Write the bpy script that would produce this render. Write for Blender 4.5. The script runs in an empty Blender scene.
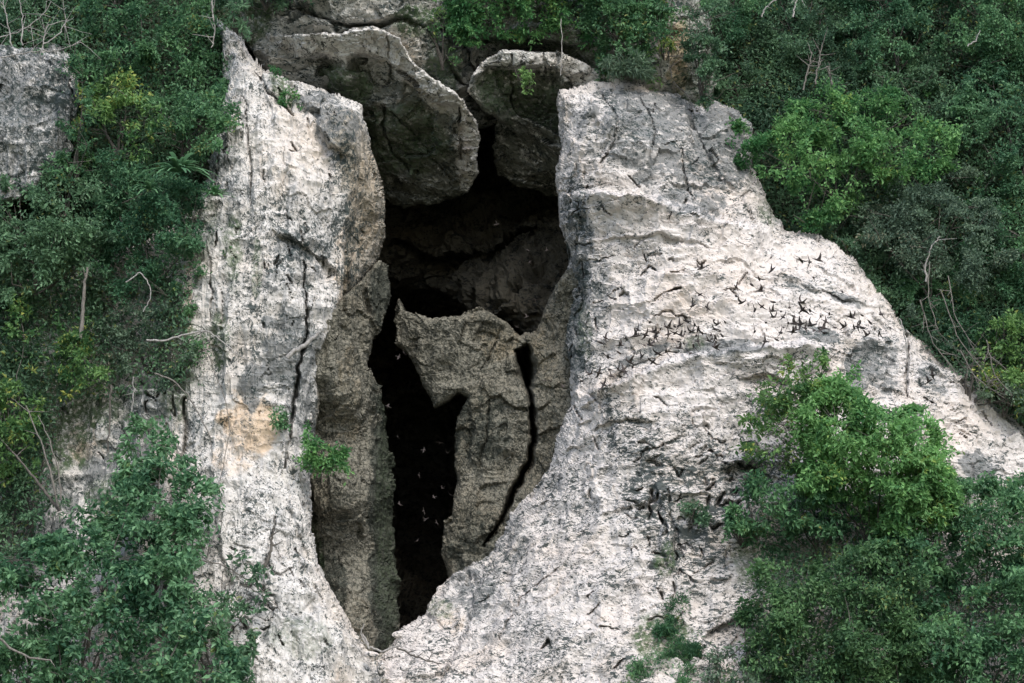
import bpy, math, random
import numpy as np
R = math.radians
rng = np.random.default_rng(7)
random.seed(7)
S = bpy.context.scene
COL = S.collection

# ------------------------------------------------------------------ camera
PITCH = R(10.0); CAM = np.array([0.0, -100.0, 1.6]); LENS = 89.2
F = 1024 * LENS / 36.0
FWD = np.array([0, math.cos(PITCH), math.sin(PITCH)]); UP = np.array([0, -math.sin(PITCH), math.cos(PITCH)])
cd = bpy.data.cameras.new('camera'); cd.lens = LENS; cd.sensor_width = 36; cd.clip_start = 1; cd.clip_end = 3000
cam = bpy.data.objects.new('camera', cd); COL.objects.link(cam)
cam.location = CAM; cam.rotation_euler = (R(90) + PITCH, 0, 0); S.camera = cam

def P(u, v, Y):
    """World point seen at photo pixel (u, v) that stands at distance Y behind the reference plane."""
    u, v, Y = np.broadcast_arrays(np.asarray(u, float), np.asarray(v, float), np.asarray(Y, float))
    dx = (u - 512) / F; dy = (341.5 - v) / F
    diry = FWD[1] + UP[1] * dy; dirz = FWD[2] + UP[2] * dy
    t = (Y - CAM[1]) / diry
    return np.stack([dx * t, Y, CAM[2] + dirz * t], -1)

# ------------------------------------------------------------------ noise
def _h(ix, iy, iz, s=0):
    h = (ix.astype(np.int64) * 374761393 + iy.astype(np.int64) * 668265263 + iz.astype(np.int64) * 2147483647 + s * 1274126177) & 0xffffffff
    h = ((h ^ (h >> 13)) * 1274126177) & 0xffffffff
    h = ((h ^ (h >> 16)) * 2246822519) & 0xffffffff
    return ((h ^ (h >> 15)) & 0xffffff) / float(0xffffff)

def vnoise(p, s=0):
    i = np.floor(p).astype(np.int64); f = p - i
    f = f * f * f * (f * (f * 6 - 15) + 10)
    x, y, z = i[..., 0], i[..., 1], i[..., 2]
    fx, fy, fz = f[..., 0], f[..., 1], f[..., 2]
    def L(a, b, t): return a + (b - a) * t
    c = [[[_h(x + a, y + b, z + d, s) for d in (0, 1)] for b in (0, 1)] for a in (0, 1)]
    r = L(L(L(c[0][0][0], c[1][0][0], fx), L(c[0][1][0], c[1][1][0], fx), fy),
          L(L(c[0][0][1], c[1][0][1], fx), L(c[0][1][1], c[1][1][1], fx), fy), fz)
    return r * 2 - 1

def fbm(p, oct=4, s=0, gain=0.5, ridged=False):
    a = 1.0; t = 0; tot = 0
    for o in range(oct):
        n = vnoise(p * (2.03 ** o) + o * 17.3, s + o)
        if ridged: n = 1 - 2 * np.abs(n)
        t = t + a * n; tot += a; a *= gain
    return t / tot

def chips(p, s=0):
    """Broken-rock facets: every cell carries a random tilt and height."""
    b = np.floor(p - 0.5).astype(np.int64)
    best = np.full(p.shape[:-1], 1e9); out = np.zeros(p.shape[:-1])
    for a in (0, 1):
        for c in (0, 1):
            for d in (0, 1):
                x, y, z = b[..., 0] + a, b[..., 1] + c, b[..., 2] + d
                cx = x + 0.15 + 0.7 * _h(x, y, z, s + 1); cy = y + 0.15 + 0.7 * _h(x, y, z, s + 2); cz = z + 0.15 + 0.7 * _h(x, y, z, s + 3)
                ex, ey, ez = p[..., 0] - cx, p[..., 1] - cy, p[..., 2] - cz
                dd = ex * ex + ey * ey + ez * ez
                val = (_h(x, y, z, s + 4) - .5) + ex * (_h(x, y, z, s + 5) - .5) * 1.4 + ez * (_h(x, y, z, s + 6) - .35) * 1.6
                m = dd < best
                best = np.where(m, dd, best); out = np.where(m, val, out)
    return out

# ------------------------------------------------------------------ 2D helpers
def sdf(poly, u, v):
    """Signed distance in pixels, positive inside."""
    pts = np.asarray(poly, float); n = len(pts)
    d = np.full(u.shape, 1e18); inside = np.zeros(u.shape, bool)
    for i in range(n):
        ax, ay = pts[i]; bx, by = pts[(i + 1) % n]
        ex, ey = bx - ax, by - ay
        wx, wy = u - ax, v - ay
        t = np.clip((wx * ex + wy * ey) / (ex * ex + ey * ey + 1e-9), 0, 1)
        dx, dy = wx - ex * t, wy - ey * t
        d = np.minimum(d, dx * dx + dy * dy)
        if abs(ey) > 1e-9:
            c = ((ay <= v) & (by > v)) | ((by <= v) & (ay > v))
            inside ^= c & (u < ax + (v - ay) / ey * ex)
    d = np.sqrt(d)
    return np.where(inside, d, -d)

def line_dist(pts, u, v):
    """Distance to a polyline and which side (positive = below / right of travel)."""
    pts = np.asarray(pts, float)
    d = np.full(u.shape, 1e18); side = np.zeros(u.shape); par = np.zeros(u.shape)
    n = len(pts) - 1
    for i in range(n):
        ax, ay = pts[i]; bx, by = pts[i + 1]
        ex, ey = bx - ax, by - ay
        wx, wy = u - ax, v - ay
        t = np.clip((wx * ex + wy * ey) / (ex * ex + ey * ey + 1e-9), 0, 1)
        dd = (wx - ex * t) ** 2 + (wy - ey * t) ** 2
        m = dd < d
        d = np.where(m, dd, d); side = np.where(m, np.sign(ex * wy - ey * wx), side); par = np.where(m, (i + t) / n, par)
    return np.sqrt(d), side, par

def tps(ctrl):
    c = np.asarray(ctrl, float); xy = c[:, :2] / 300.0; n = len(c)
    def K(r2): return np.where(r2 > 1e-12, 0.5 * r2 * np.log(np.maximum(r2, 1e-12)), 0)
    A = np.zeros((n + 3, n + 3))
    A[:n, :n] = K(((xy[:, None] - xy[None]) ** 2).sum(-1)) + np.eye(n) * 0.003
    A[:n, n] = 1; A[:n, n + 1:] = xy; A[n, :n] = 1; A[n + 1:, :n] = xy.T
    w = np.linalg.solve(A, np.concatenate([c[:, 2], np.zeros(3)]))
    def f(u, v):
        x = u / 300.0; y = v / 300.0
        r = w[n] + w[n + 1] * x + w[n + 2] * y
        for i in range(n):
            r = r + w[i] * K((x - xy[i, 0]) ** 2 + (y - xy[i, 1]) ** 2)
        return r
    return f

def sstep(a, b, x):
    t = np.clip((x - a) / (b - a), 0, 1); return t * t * (3 - 2 * t)

def blob(u, v, cx, cy, rx, ry, rot=0, wob=0.45, s=0):
    c, sn = math.cos(R(rot)), math.sin(R(rot))
    x = ((u - cx) * c + (v - cy) * sn) / rx; y = (-(u - cx) * sn + (v - cy) * c) / ry
    q = np.stack([u / 14.0, v / 14.0, np.full(u.shape, 3.3 + s)], -1)
    r = np.sqrt(x * x + y * y) + wob * fbm(q, 4, 31 + s, .6)
    return 1 - sstep(0.75, 1.1, r)

# ------------------------------------------------------------------ objects
def tag(o, label=None, cat=None, group=None, kind=None):
    if label: o['label'] = label
    if cat: o['category'] = cat
    if group: o['group'] = group
    if kind: o['kind'] = kind
    return o

def np_mesh(name, verts, faces, smooth=False, attrs=None):
    """faces: (N,4) or (N,3) int array."""
    me = bpy.data.meshes.new(name)
    k = faces.shape[1]; nf = len(faces)
    me.vertices.add(len(verts)); me.vertices.foreach_set('co', np.ascontiguousarray(verts, np.float32).ravel())
    me.loops.add(nf * k); me.loops.foreach_set('vertex_index', np.ascontiguousarray(faces, np.int32).ravel())
    me.polygons.add(nf); me.polygons.foreach_set('loop_start', np.arange(nf, dtype=np.int32) * k)
    me.polygons.foreach_set('loop_total', np.full(nf, k, np.int32))
    me.polygons.foreach_set('use_smooth', np.full(nf, smooth, bool))
    for a, val in (attrs or {}).items():
        at = me.attributes.new(a, 'FLOAT', 'POINT'); at.data.foreach_set('value', np.ascontiguousarray(val, np.float32).ravel())
    me.update(calc_edges=True); me.validate()
    return me

def link(name, me, mat, parent=None, loc=None):
    o = bpy.data.objects.new(name, me); COL.objects.link(o)
    if mat is not None and me is not None: me.materials.append(mat)
    if loc is not None: o.location = loc
    if parent is not None: o.parent = parent
    return o

# ------------------------------------------------------------------ materials
class NT:
    def __init__(s, name):
        s.m = bpy.data.materials.new(name); s.m.use_nodes = True
        s.t = s.m.node_tree; s.t.nodes.clear()
    def n(s, typ, ins=None, **pr):
        x = s.t.nodes.new(typ)
        for k, v in pr.items(): setattr(x, k, v)
        for k, v in (ins or {}).items():
            sock = x.inputs[k]
            if isinstance(v, bpy.types.NodeSocket): s.t.links.new(v, sock)
            else: sock.default_value = v
        return x
    def math(s, op, a, b=None, c=None, clamp=False):
        x = s.t.nodes.new('ShaderNodeMath'); x.operation = op; x.use_clamp = clamp
        for i, v in enumerate((a, b, c)):
            if v is None: continue
            if isinstance(v, bpy.types.NodeSocket): s.t.links.new(v, x.inputs[i])
            else: x.inputs[i].default_value = v
        return x.outputs[0]
    def ramp(s, f, lo, hi, a=0.0, b=1.0):
        return s.n('ShaderNodeMapRange', {0: f, 1: lo, 2: hi, 3: a, 4: b}, interpolation_type='SMOOTHSTEP').outputs[0]
    def mix(s, f, a, b):
        x = s.t.nodes.new('ShaderNodeMix'); x.data_type = 'RGBA'
        for i, v in ((0, f), (6, a), (7, b)):
            if isinstance(v, bpy.types.NodeSocket): s.t.links.new(v, x.inputs[i])
            else: x.inputs[i].default_value = v if i == 0 else (*v, 1.0)
        return x.outputs[2]
    def attr(s, name): return s.n('ShaderNodeAttribute', attribute_name=name).outputs['Fac']
    def map(s, scale, rot=(0, 0, 0)):
        g = s.n('ShaderNodeNewGeometry').outputs['Position']
        return s.n('ShaderNodeMapping', {'Vector': g, 'Scale': scale, 'Rotation': rot}).outputs[0]
    def noise(s, vec, scale, detail=5, rough=.6, dist=0.0):
        return s.n('ShaderNodeTexNoise', {'Vector': vec, 'Scale': scale, 'Detail': detail, 'Roughness': rough, 'Distortion': dist}).outputs[0]
    def out(s, col, rough=.9, bump=None, bstr=.5, bdist=.05, spec=.3, trans=0.0):
        pr = s.n('ShaderNodeBsdfPrincipled', {'Base Color': col, 'Roughness': rough, 'Specular IOR Level': spec})
        if bump is not None:
            b = s.n('ShaderNodeBump', {'Strength': bstr, 'Distance': bdist, 'Height': bump}).outputs[0]
            s.t.links.new(b, pr.inputs['Normal'])
        sh = pr.outputs[0]
        if trans > 0:
            tr = s.n('ShaderNodeBsdfTranslucent', {'Color': col}).outputs[0]
            sh = s.n('ShaderNodeMixShader', {0: trans, 1: sh, 2: tr}).outputs[0]
        o = s.n('ShaderNodeOutputMaterial'); s.t.links.new(sh, o.inputs[0])
        return s.m

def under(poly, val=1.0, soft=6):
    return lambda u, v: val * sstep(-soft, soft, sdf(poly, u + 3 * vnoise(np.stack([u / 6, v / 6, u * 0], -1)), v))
def rock_material(name, light=(.62, .60, .585), grey=(.25, .265, .265), dark=(.032, .046, .045), warm=(.50, .37, .24), moss_and_shade=(.05, .085, .035),
                  flake=(4.2, 4.2, 9.0), rot=(0, R(14), 0), dash=.45, greyness=.45, streak=.0, pits=0.3, bstr=.5, dmod=.3, big_strokes=.9, net=0.0, netscale=5.5, film=.6):
    t = NT(name)
    p1 = t.map((1, 1, 1)); pf = t.map(flake, rot); ps = t.map((2.2, 2.2, .22))
    big = t.noise(p1, .32, 5, .6, .5)
    mid = t.noise(pf, .42, 8, .68, .7)
    fine = t.noise(p1, 9.0, 6, .7)
    dn = t.noise(pf, .5, 7, .68, .5)
    dn2 = t.noise(pf, 1.25, 5, .65, .5)
    ln = t.noise(pf, .30, 6, .62, .4)
    ln2 = t.noise(pf, .62, 5, .6, .3)
    lm = t.noise(p1, 2.6, 5, .65)
    st = t.noise(ps, 1.0, 6, .65, .3)
    blot = t.noise(p1, 1.7, 8, .75, .4)
    vor = t.n('ShaderNodeTexVoronoi', {'Vector': p1, 'Scale': 5.0, 'Randomness': 1.0}).outputs[0]
    A = t.attr('grey'); W = t.attr('warm'); M = t.attr('moss_and_shade'); C = t.attr('crack')
    # weathered grey film
    g = t.math('ADD', t.math('MULTIPLY', mid, .55), t.math('MULTIPLY', blot, .6))
    g = t.math('ADD', g, t.math('MULTIPLY', A, .16))
    g = t.math('ADD', g, t.math('MULTIPLY', t.math('SUBTRACT', big, .5), .5))
    g = t.ramp(g, 1.02 - greyness * .75, 1.22 - greyness * .75 + .06)
    tone = t.mix(t.ramp(fine, .45, .7), light, tuple(c * .88 for c in light))
    pink = t.mix(t.ramp(big, .45, .7), tone, (light[0] * .98, light[1] * .93, light[2] * .88))
    c = t.mix(t.math('MULTIPLY', g, film), pink, grey)
    wf = t.math('MULTIPLY', t.ramp(t.math('ADD', W, t.math('ADD', t.math('MULTIPLY', t.math('SUBTRACT', blot, .5), 2.2), t.math('MULTIPLY', t.math('SUBTRACT', mid, .5), 2.0))), .15, 1.05), t.math('MULTIPLY', W, 1.1, clamp=True))
    c = t.mix(t.math('MULTIPLY', wf, .75), c, warm)
    if streak > 0:
        c = t.mix(t.math('MULTIPLY', t.ramp(st, .52, .68), streak), c, tuple(x * .55 for x in grey))
    c = t.mix(t.math('MULTIPLY', t.math('MULTIPLY', A, t.ramp(mid, .36, .58, .35, 1)), .5, clamp=True), c, tuple(x * 1.15 for x in grey))
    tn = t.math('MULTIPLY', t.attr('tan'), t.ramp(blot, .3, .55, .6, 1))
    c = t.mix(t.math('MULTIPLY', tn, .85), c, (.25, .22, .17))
    # torn patches: lichen, and shade painted through the grey mask
    pn = t.math('ADD', t.math('MULTIPLY', t.math('SUBTRACT', blot, .5), 2.4), t.math('MULTIPLY', t.math('SUBTRACT', mid, .5), 2.2))
    pa = t.math('MULTIPLY', t.ramp(t.math('ADD', A, pn), .52, .80), t.ramp(A, .02, .25))
    c = t.mix(t.math('MULTIPLY', pa, .8), c, tuple(x * .55 for x in grey))
    # black lichen dashes and pits
    dz = t.noise(p1, .55, 4, .6, .4)
    dens = t.math('ADD', t.math('MULTIPLY', t.math('SUBTRACT', dz, .5), dmod), t.math('MULTIPLY', t.math('SUBTRACT', t.attr('marks'), t.attr('bare')), .045))
    l0n = t.noise(pf, .16, 6, .6, .6)
    d1 = t.ramp(t.math('ADD', dn, dens), .604, .618)
    d2 = t.ramp(t.math('ADD', dn2, dens), .604, .618)
    l1 = t.math('MULTIPLY', t.ramp(t.math('ABSOLUTE', t.math('SUBTRACT', ln, .5)), .016, .008), t.ramp(t.math('ADD', lm, dens), .49, .52))
    l0 = t.math('MULTIPLY', t.ramp(t.math('ABSOLUTE', t.math('SUBTRACT', l0n, .5)), .011, .006), t.ramp(t.math('ADD', lm, dens), .51, .54))
    l2 = t.math('MULTIPLY', t.ramp(t.math('ABSOLUTE', t.math('SUBTRACT', ln2, .5)), .02, .006), t.ramp(t.math('ADD', dens, t.math('SUBTRACT', 1.0, lm)), .50, .56))
    dd = t.math('MAXIMUM', d1, t.math('MULTIPLY', d2, .8))
    dd = t.math('MAXIMUM', dd, t.math('MULTIPLY', l0, big_strokes * 1.5)); dd = t.math('MAXIMUM', dd, t.math('MULTIPLY', l1, 1.3)); dd = t.math('MAXIMUM', dd, t.math('MULTIPLY', l2, .7))
    pit = t.ramp(vor, .30, .16)
    pit = t.math('MULTIPLY', pit, t.ramp(blot, .42, .56))
    dd = t.math('MAXIMUM', t.math('MULTIPLY', dd, dash * 1.7, clamp=True), t.math('MULTIPLY', pit, pits * 1.6), clamp=True)
    if net > 0:
        wv = t.n('ShaderNodeMix', {0: .12, 4: p1, 5: t.n('ShaderNodeTexNoise', {'Vector': p1, 'Scale': 4.0, 'Detail': 3.0}).outputs[1]}, data_type='VECTOR').outputs[1]
        ve = t.n('ShaderNodeTexVoronoi', {'Vector': wv, 'Scale': netscale, 'Randomness': 1.0}, feature='DISTANCE_TO_EDGE').outputs[0]
        nt_ = t.math('MULTIPLY', t.ramp(ve, .09, .02), t.ramp(dn2, .44, .52, .25, 1))
        dd = t.math('MAXIMUM', dd, t.math('MULTIPLY', nt_, net))
    dd = t.math('MAXIMUM', dd, t.math('MULTIPLY', C, .45), clamp=True)
    c = t.mix(t.math('MULTIPLY', dd, .93), c, dark)
    mf = t.math('MULTIPLY', M, t.ramp(t.noise(p1, 5, 6, .7), .38, .55))
    c = t.mix(mf, c, moss_and_shade)
    h = t.math('ADD', t.math('MULTIPLY', mid, .8), t.math('MULTIPLY', fine, .35))
    h = t.math('SUBTRACT', h, t.math('MULTIPLY', dd, .55))
    h = t.math('ADD', h, t.math('MULTIPLY', blot, .5))
    return t.out(c, .92, h, bstr, .08, .2)

def leaf_material(name, dark, light, yellow=(.22, .21, .03), ymix=.15, rough=.55, trans=.4):
    t = NT(name)
    ti = t.attr('tint'); yl = t.attr('yellow')
    c = t.mix(ti, dark, light)
    c = t.mix(t.math('MULTIPLY', t.ramp(yl, 1 - ymix, 1.0 - ymix * .3), .85), c, yellow)
    n = t.noise(t.map((1, 1, 1)), .7, 3)
    c = t.mix(t.ramp(n, .35, .65, 0, .35), c, tuple(x * .6 for x in dark))
    return t.out(c, rough, spec=.35, trans=trans)

def wood_material(name, a, b):
    t = NT(name); n = t.noise(t.map((6, 6, 1.5)), 3, 6, .7)
    return t.out(t.mix(t.ramp(n, .35, .65), a, b), .85, n, .5, .02)

M_white = rock_material('pale_limestone', film=.36, light=(.535, .505, .48), dash=1.0, greyness=.2, pits=.15, bstr=.25)
M_left = rock_material('fluted_limestone', film=.45, light=(.52, .505, .48), flake=(6, 6, 5.0), rot=(0, R(-20), 0), dash=.7, greyness=.36, streak=.45, pits=.25, bstr=.25)
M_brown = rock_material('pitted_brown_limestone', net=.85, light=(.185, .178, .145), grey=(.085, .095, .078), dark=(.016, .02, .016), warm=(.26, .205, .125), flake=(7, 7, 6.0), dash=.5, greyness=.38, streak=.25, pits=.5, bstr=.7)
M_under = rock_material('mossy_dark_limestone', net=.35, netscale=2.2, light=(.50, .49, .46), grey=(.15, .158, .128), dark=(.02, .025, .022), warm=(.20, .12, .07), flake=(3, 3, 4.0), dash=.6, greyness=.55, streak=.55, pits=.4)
M_upper = rock_material('weathered_grey_limestone', light=(.34, .34, .315), grey=(.12, .13, .12), flake=(3.2, 3.2, 7.0), dash=.8, greyness=.5, pits=.3)
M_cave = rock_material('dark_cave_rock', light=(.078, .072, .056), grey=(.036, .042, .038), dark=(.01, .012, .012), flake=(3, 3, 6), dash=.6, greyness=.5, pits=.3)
M_soil = rock_material('forest_soil_and_rock', light=(.13, .135, .11), grey=(.045, .055, .04), dark=(.012, .016, .012), moss_and_shade=(.02, .04, .018), dash=.6, greyness=.5, pits=.3)
M_dead = wood_material('bleached_dead_wood', (.36, .35, .33), (.17, .16, .15))
M_bark = wood_material('grey_brown_bark', (.13, .12, .105), (.05, .045, .04))
M_vine = wood_material('dry_vine', (.20, .185, .165), (.09, .085, .075))

# ------------------------------------------------------------------ rock builder
def axis(a, b, step, lo, hi, grow=1.12, maxs=24):
    xs = list(np.arange(max(a, lo), min(b, hi) + step, step))
    s = step; x = xs[-1]
    while x < b:
        s = min(s * grow, maxs); x += s; xs.append(x)
    s = step; x = xs[0]; pre = []
    while x > a:
        s = min(s * grow, maxs); x -= s; pre.append(x)
    return np.array(pre[::-1] + xs)

SURF = {}
def rock(name, poly, ctrl, mat, step=1.3, rim=26, rimamp=1.6, thick=5.0, jag=5.0, feats=(), masks=None, amp=(0.9, .22, .16, .05),
         chipsc=(.7, .7, 1.3), chipsc2=(2.2, 2.2, 5.0), flute=0.0, seed=0, hole=None, label=None, cat=None, group=None, kind='structure', knob=0.0, stepamp=0.0, edge_free=None):
    poly = np.asarray(poly, float)
    a0, b0 = poly.min(0) - 8; a1, b1 = poly.max(0) + 8
    us = axis(a0, a1, step, -14, 1038); vs = axis(b0, b1, step, -14, 697)
    U, V = np.meshgrid(us, vs)
    q = np.stack([U / 22.0, V / 22.0, np.full(U.shape, seed * 1.7)], -1)
    d = sdf(poly, U + jag * fbm(q, 5, 101 + seed, .62), V + jag * fbm(q, 5, 151 + seed, .62))
    if hole is not None:
        d = np.minimum(d, -sdf(hole, U, V))
    f = tps(ctrl); Y = f(U, V); SURF[name] = f; Pn = P(U, V, Y)
    crack = np.zeros(U.shape)
    wq = np.stack([U / 9.0, V / 9.0, np.full(U.shape, seed * 2.1)], -1)
    wu = U + 3.0 * fbm(wq, 3, 11 + seed); wv = V + 3.0 * fbm(wq, 3, 12 + seed)
    for ft in feats:
        if ft[0] == 'crack':
            _, pts, w, dep = ft; w = w * (.62 if dep < 3 else .8); dep = dep * (.55 if dep < 3 else .8); dd, _, par = line_dist(pts, wu, wv)
            ww = w * (0.5 + 0.5 * np.sin(np.clip(par, 0, 1) * math.pi)) + .3
            Y = Y + dep * np.exp(-(dd / ww) ** 2)
            crack = np.maximum(crack, np.exp(-(dd / (ww * .8)) ** 2) * min(1, dep / .6))
        elif ft[0] == 'ledge':   # surface on the positive side of the line steps back, fading away over fall px
            _, pts, h, fall = ft; dd, sd, par = line_dist(pts, wu, wv)
            fade = np.clip(np.minimum(par, 1 - par) * 8, 0, 1)
            sg = .5 + .5 * np.tanh(sd * dd / 1.6)
            Y = Y + (sg * h * np.exp(-dd / fall) - (1 - sg) * .25 * h * np.exp(-dd / (fall * .5))) * fade
        elif ft[0] == 'bump':
            _, cx, cy, rx, ry, h = ft
            Y = Y - h * np.exp(-(((wu - cx) / rx) ** 2 + ((wv - cy) / ry) ** 2))
    x = np.clip(d / rim, 0, 1)
    Y = Y + rimamp * (1 - np.sqrt(np.clip(1 - (1 - x) ** 2, 0, 1)))
    P0 = P(U, V, Y)
    # noise displacement, along the surface normal
    du = np.gradient(Pn, axis=1); dv = np.gradient(Pn, axis=0)
    N = np.cross(du, dv); N /= np.linalg.norm(N, axis=-1, keepdims=True) + 1e-9
    N = np.where(N[..., 1:2] > 0, -N, N) * .45 + np.array([0, -.55, .05])
    w = P0 + .35 * np.stack([vnoise(P0 * 1.1, 5 + seed), vnoise(P0 * 1.1, 6 + seed), vnoise(P0 * 1.1, 7 + seed)], -1)
    disp = amp[0] * fbm(P0 * .16, 3, 40 + seed)
    disp += amp[1] * fbm(P0 * .75, 4, 50 + seed, ridged=True)
    disp += amp[2] * (chips(w * np.array(chipsc), 60 + seed) + .2 * chips(w * np.array(chipsc2), 70 + seed))
    disp += amp[3] * fbm(P0 * 5.0, 3, 80 + seed, .7)
    if flute: disp += flute * fbm(P0 * np.array([1.3, 1.3, .16]), 4, 90 + seed, ridged=True)
    if knob: disp += knob * fbm(P0 * np.array([4.2, 4.2, 3.2]), 3, 95 + seed, .7, ridged=True)
    if stepamp:
        zz = (P0[..., 2] - .18 * P0[..., 0]) * .9 + 1.2 * fbm(P0 * .3, 3, 33 + seed)
        disp += stepamp * ((zz - np.floor(zz)) ** 2)
    P1 = P0 + N * disp[..., None]
    # outline: collapse outside vertices onto the edge and run them back as the side wall
    gy, gx = np.gradient(d, vs, us)
    gn = np.sqrt(gx * gx + gy * gy) + 1e-6
    out = d < 0
    Uo = np.where(out, U - d * gx / gn, U); Vo = np.where(out, V - d * gy / gn, V)
    wall = P(Uo, Vo, Y + thick)
    P1 = np.where(out[..., None], wall, P1)
    keepv = d > -np.maximum(step * 1.6, 2.2)
    if hole is not None or edge_free: keepv = d > -step * 2
    keep = keepv[:-1, :-1] & keepv[1:, :-1] & keepv[:-1, 1:] & keepv[1:, 1:]
    idx = np.arange(U.size).reshape(U.shape)
    a = idx[:-1, :-1][keep]; b = idx[:-1, 1:][keep]; c = idx[1:, 1:][keep]; e = idx[1:, :-1][keep]
    faces = np.stack([a, e, c, b], -1)
    used = np.unique(faces); remap = np.full(U.size, -1); remap[used] = np.arange(len(used))
    at = {}
    for k in ('grey', 'warm', 'moss_and_shade', 'marks', 'bare', 'tan'):
        fn = (masks or {}).get(k); val = np.zeros(U.shape)
        if fn:
            for bl in fn: val = np.maximum(val, bl(U, V) if callable(bl) else bl[0] * blob(U, V, *bl[1:], s=seed))
        at[k] = val.ravel()[used]
    at['crack'] = crack.ravel()[used]
    me = np_mesh(name, P1.reshape(-1, 3)[used], remap[faces], False, at)
    o = link(name, me, mat)
    return tag(o, label, cat, group, kind)

# ------------------------------------------------------------------ the land
t = NT('ground_soil'); n = t.noise(t.map((1, 1, 1)), .4, 8, .7)
M_ground = t.out(t.mix(t.ramp(n, .4, .6), (.06, .085, .03), (.10, .085, .055)), .95, n, .5, .3)
gx = np.linspace(-1500, 1500, 61); GX, GY = np.meshgrid(gx, gx)
GV = np.stack([GX, GY, .25 * fbm(np.stack([GX * .01, GY * .01, GX * 0], -1), 3)], -1).reshape(-1, 3)
gi = np.arange(61 * 61).reshape(61, 61)
link('ground', np_mesh('ground', GV, np.stack([gi[:-1, :-1].ravel(), gi[:-1, 1:].ravel(), gi[1:, 1:].ravel(), gi[1:, :-1].ravel()], -1), True), M_ground)['kind'] = 'structure'

CAVE = [(262, 60), (330, 78), (400, 50), (470, 70), (560, 75), (620, 110), (640, 220), (620, 340), (560, 470), (470, 610), (420, 668), (350, 660), (318, 590), (300, 480), (310, 330), (330, 200), (300, 120)]
HILL = [(-900, -700, 60), (512, -700, 62), (1900, -700, 60), (-900, 0, 14), (-200, 0, 9), (0, 0, 7.5), (250, 0, 9), (512, 0, 11), (760, 0, 12), (1024, 0, 11), (1200, 0, 14), (1900, 0, 20),
        (-900, 850, -2), (0, 683, 2), (1024, 683, 1.0), (1900, 850, -2), (0, 300, 5), (200, 300, 6), (800, 250, 6.5), (1024, 300, 5), (1024, 450, 3), (700, 100, 9.5), (900, 130, 9), (512, 850, 0), (0, 850, -2), (1024, 850, -2)]
rock('hillside', [(-900, -700), (1900, -700), (1900, 850), (-900, 850)], HILL, M_soil, step=3.0, rim=1, rimamp=0, thick=2, jag=0, hole=CAVE, amp=(2.0, .6, .5, .06), seed=1,
     masks={'moss_and_shade': [(1, 512, 300, 2000, 2000)]})

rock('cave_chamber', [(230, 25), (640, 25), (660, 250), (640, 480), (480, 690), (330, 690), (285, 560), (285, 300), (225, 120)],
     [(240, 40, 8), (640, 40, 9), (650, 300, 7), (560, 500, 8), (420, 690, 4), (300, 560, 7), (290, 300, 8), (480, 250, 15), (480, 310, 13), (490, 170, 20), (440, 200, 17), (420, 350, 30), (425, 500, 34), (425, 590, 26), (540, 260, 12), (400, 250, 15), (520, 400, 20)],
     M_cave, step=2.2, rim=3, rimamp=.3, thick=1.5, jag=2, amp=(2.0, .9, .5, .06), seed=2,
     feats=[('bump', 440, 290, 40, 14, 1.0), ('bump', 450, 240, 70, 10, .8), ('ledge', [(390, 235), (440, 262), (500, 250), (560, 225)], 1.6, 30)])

rock('upper_cliff', [(238, -260), (735, -260), (706, 40), (708, 100), (700, 130), (640, 118), (590, 120), (560, 110), (470, 128), (420, 120), (340, 100), (270, 85), (242, 40)],
     [(240, -260, 30), (740, -260, 32), (240, 0, 7), (350, 5, 4.4), (350, 60, 6.0), (400, 20, 4.6), (430, 50, 5.0), (450, 20, 6.0), (452, 90, 6.0), (560, 30, 6.0), (600, 100, 6.5), (680, 60, 6), (740, 60, 8), (520, 110, 10)],
     M_upper, rim=22, rimamp=1.2, thick=4, jag=7, amp=(1.0, .45, .35, .06), seed=3, stepamp=.5,
     feats=[('crack', [(250, 5), (300, 12), (345, 26), (400, 24), (450, 38)], 3, 1.0), ('crack', [(425, 30), (440, 60), (452, 78), (468, 95)], 3, 1.0), ('crack', [(455, 40), (463, 60), (475, 75)], 2, .8),
            ('ledge', [(470, 44), (530, 38), (600, 50)], .9, 20), ('bump', 535, 35, 30, 10, .8), ('bump', 580, 48, 22, 12, .8)],
     masks={'warm': [(.9, 676, 60, 14, 40), (.5, 400, 50, 30, 20), (.6, 655, 30, 14, 20)], 'grey': [(.8, 445, 60, 28, 45, 20), (.7, 280, 15, 40, 14)], 'moss_and_shade': [(.8, 420, 25, 30, 16), (.7, 500, 25, 60, 24), (.7, 600, 40, 60, 40), (.8, 250, 20, 30, 30), (.6, 440, 70, 20, 30), (.5, 690, 70, 30, 60)]})

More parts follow.
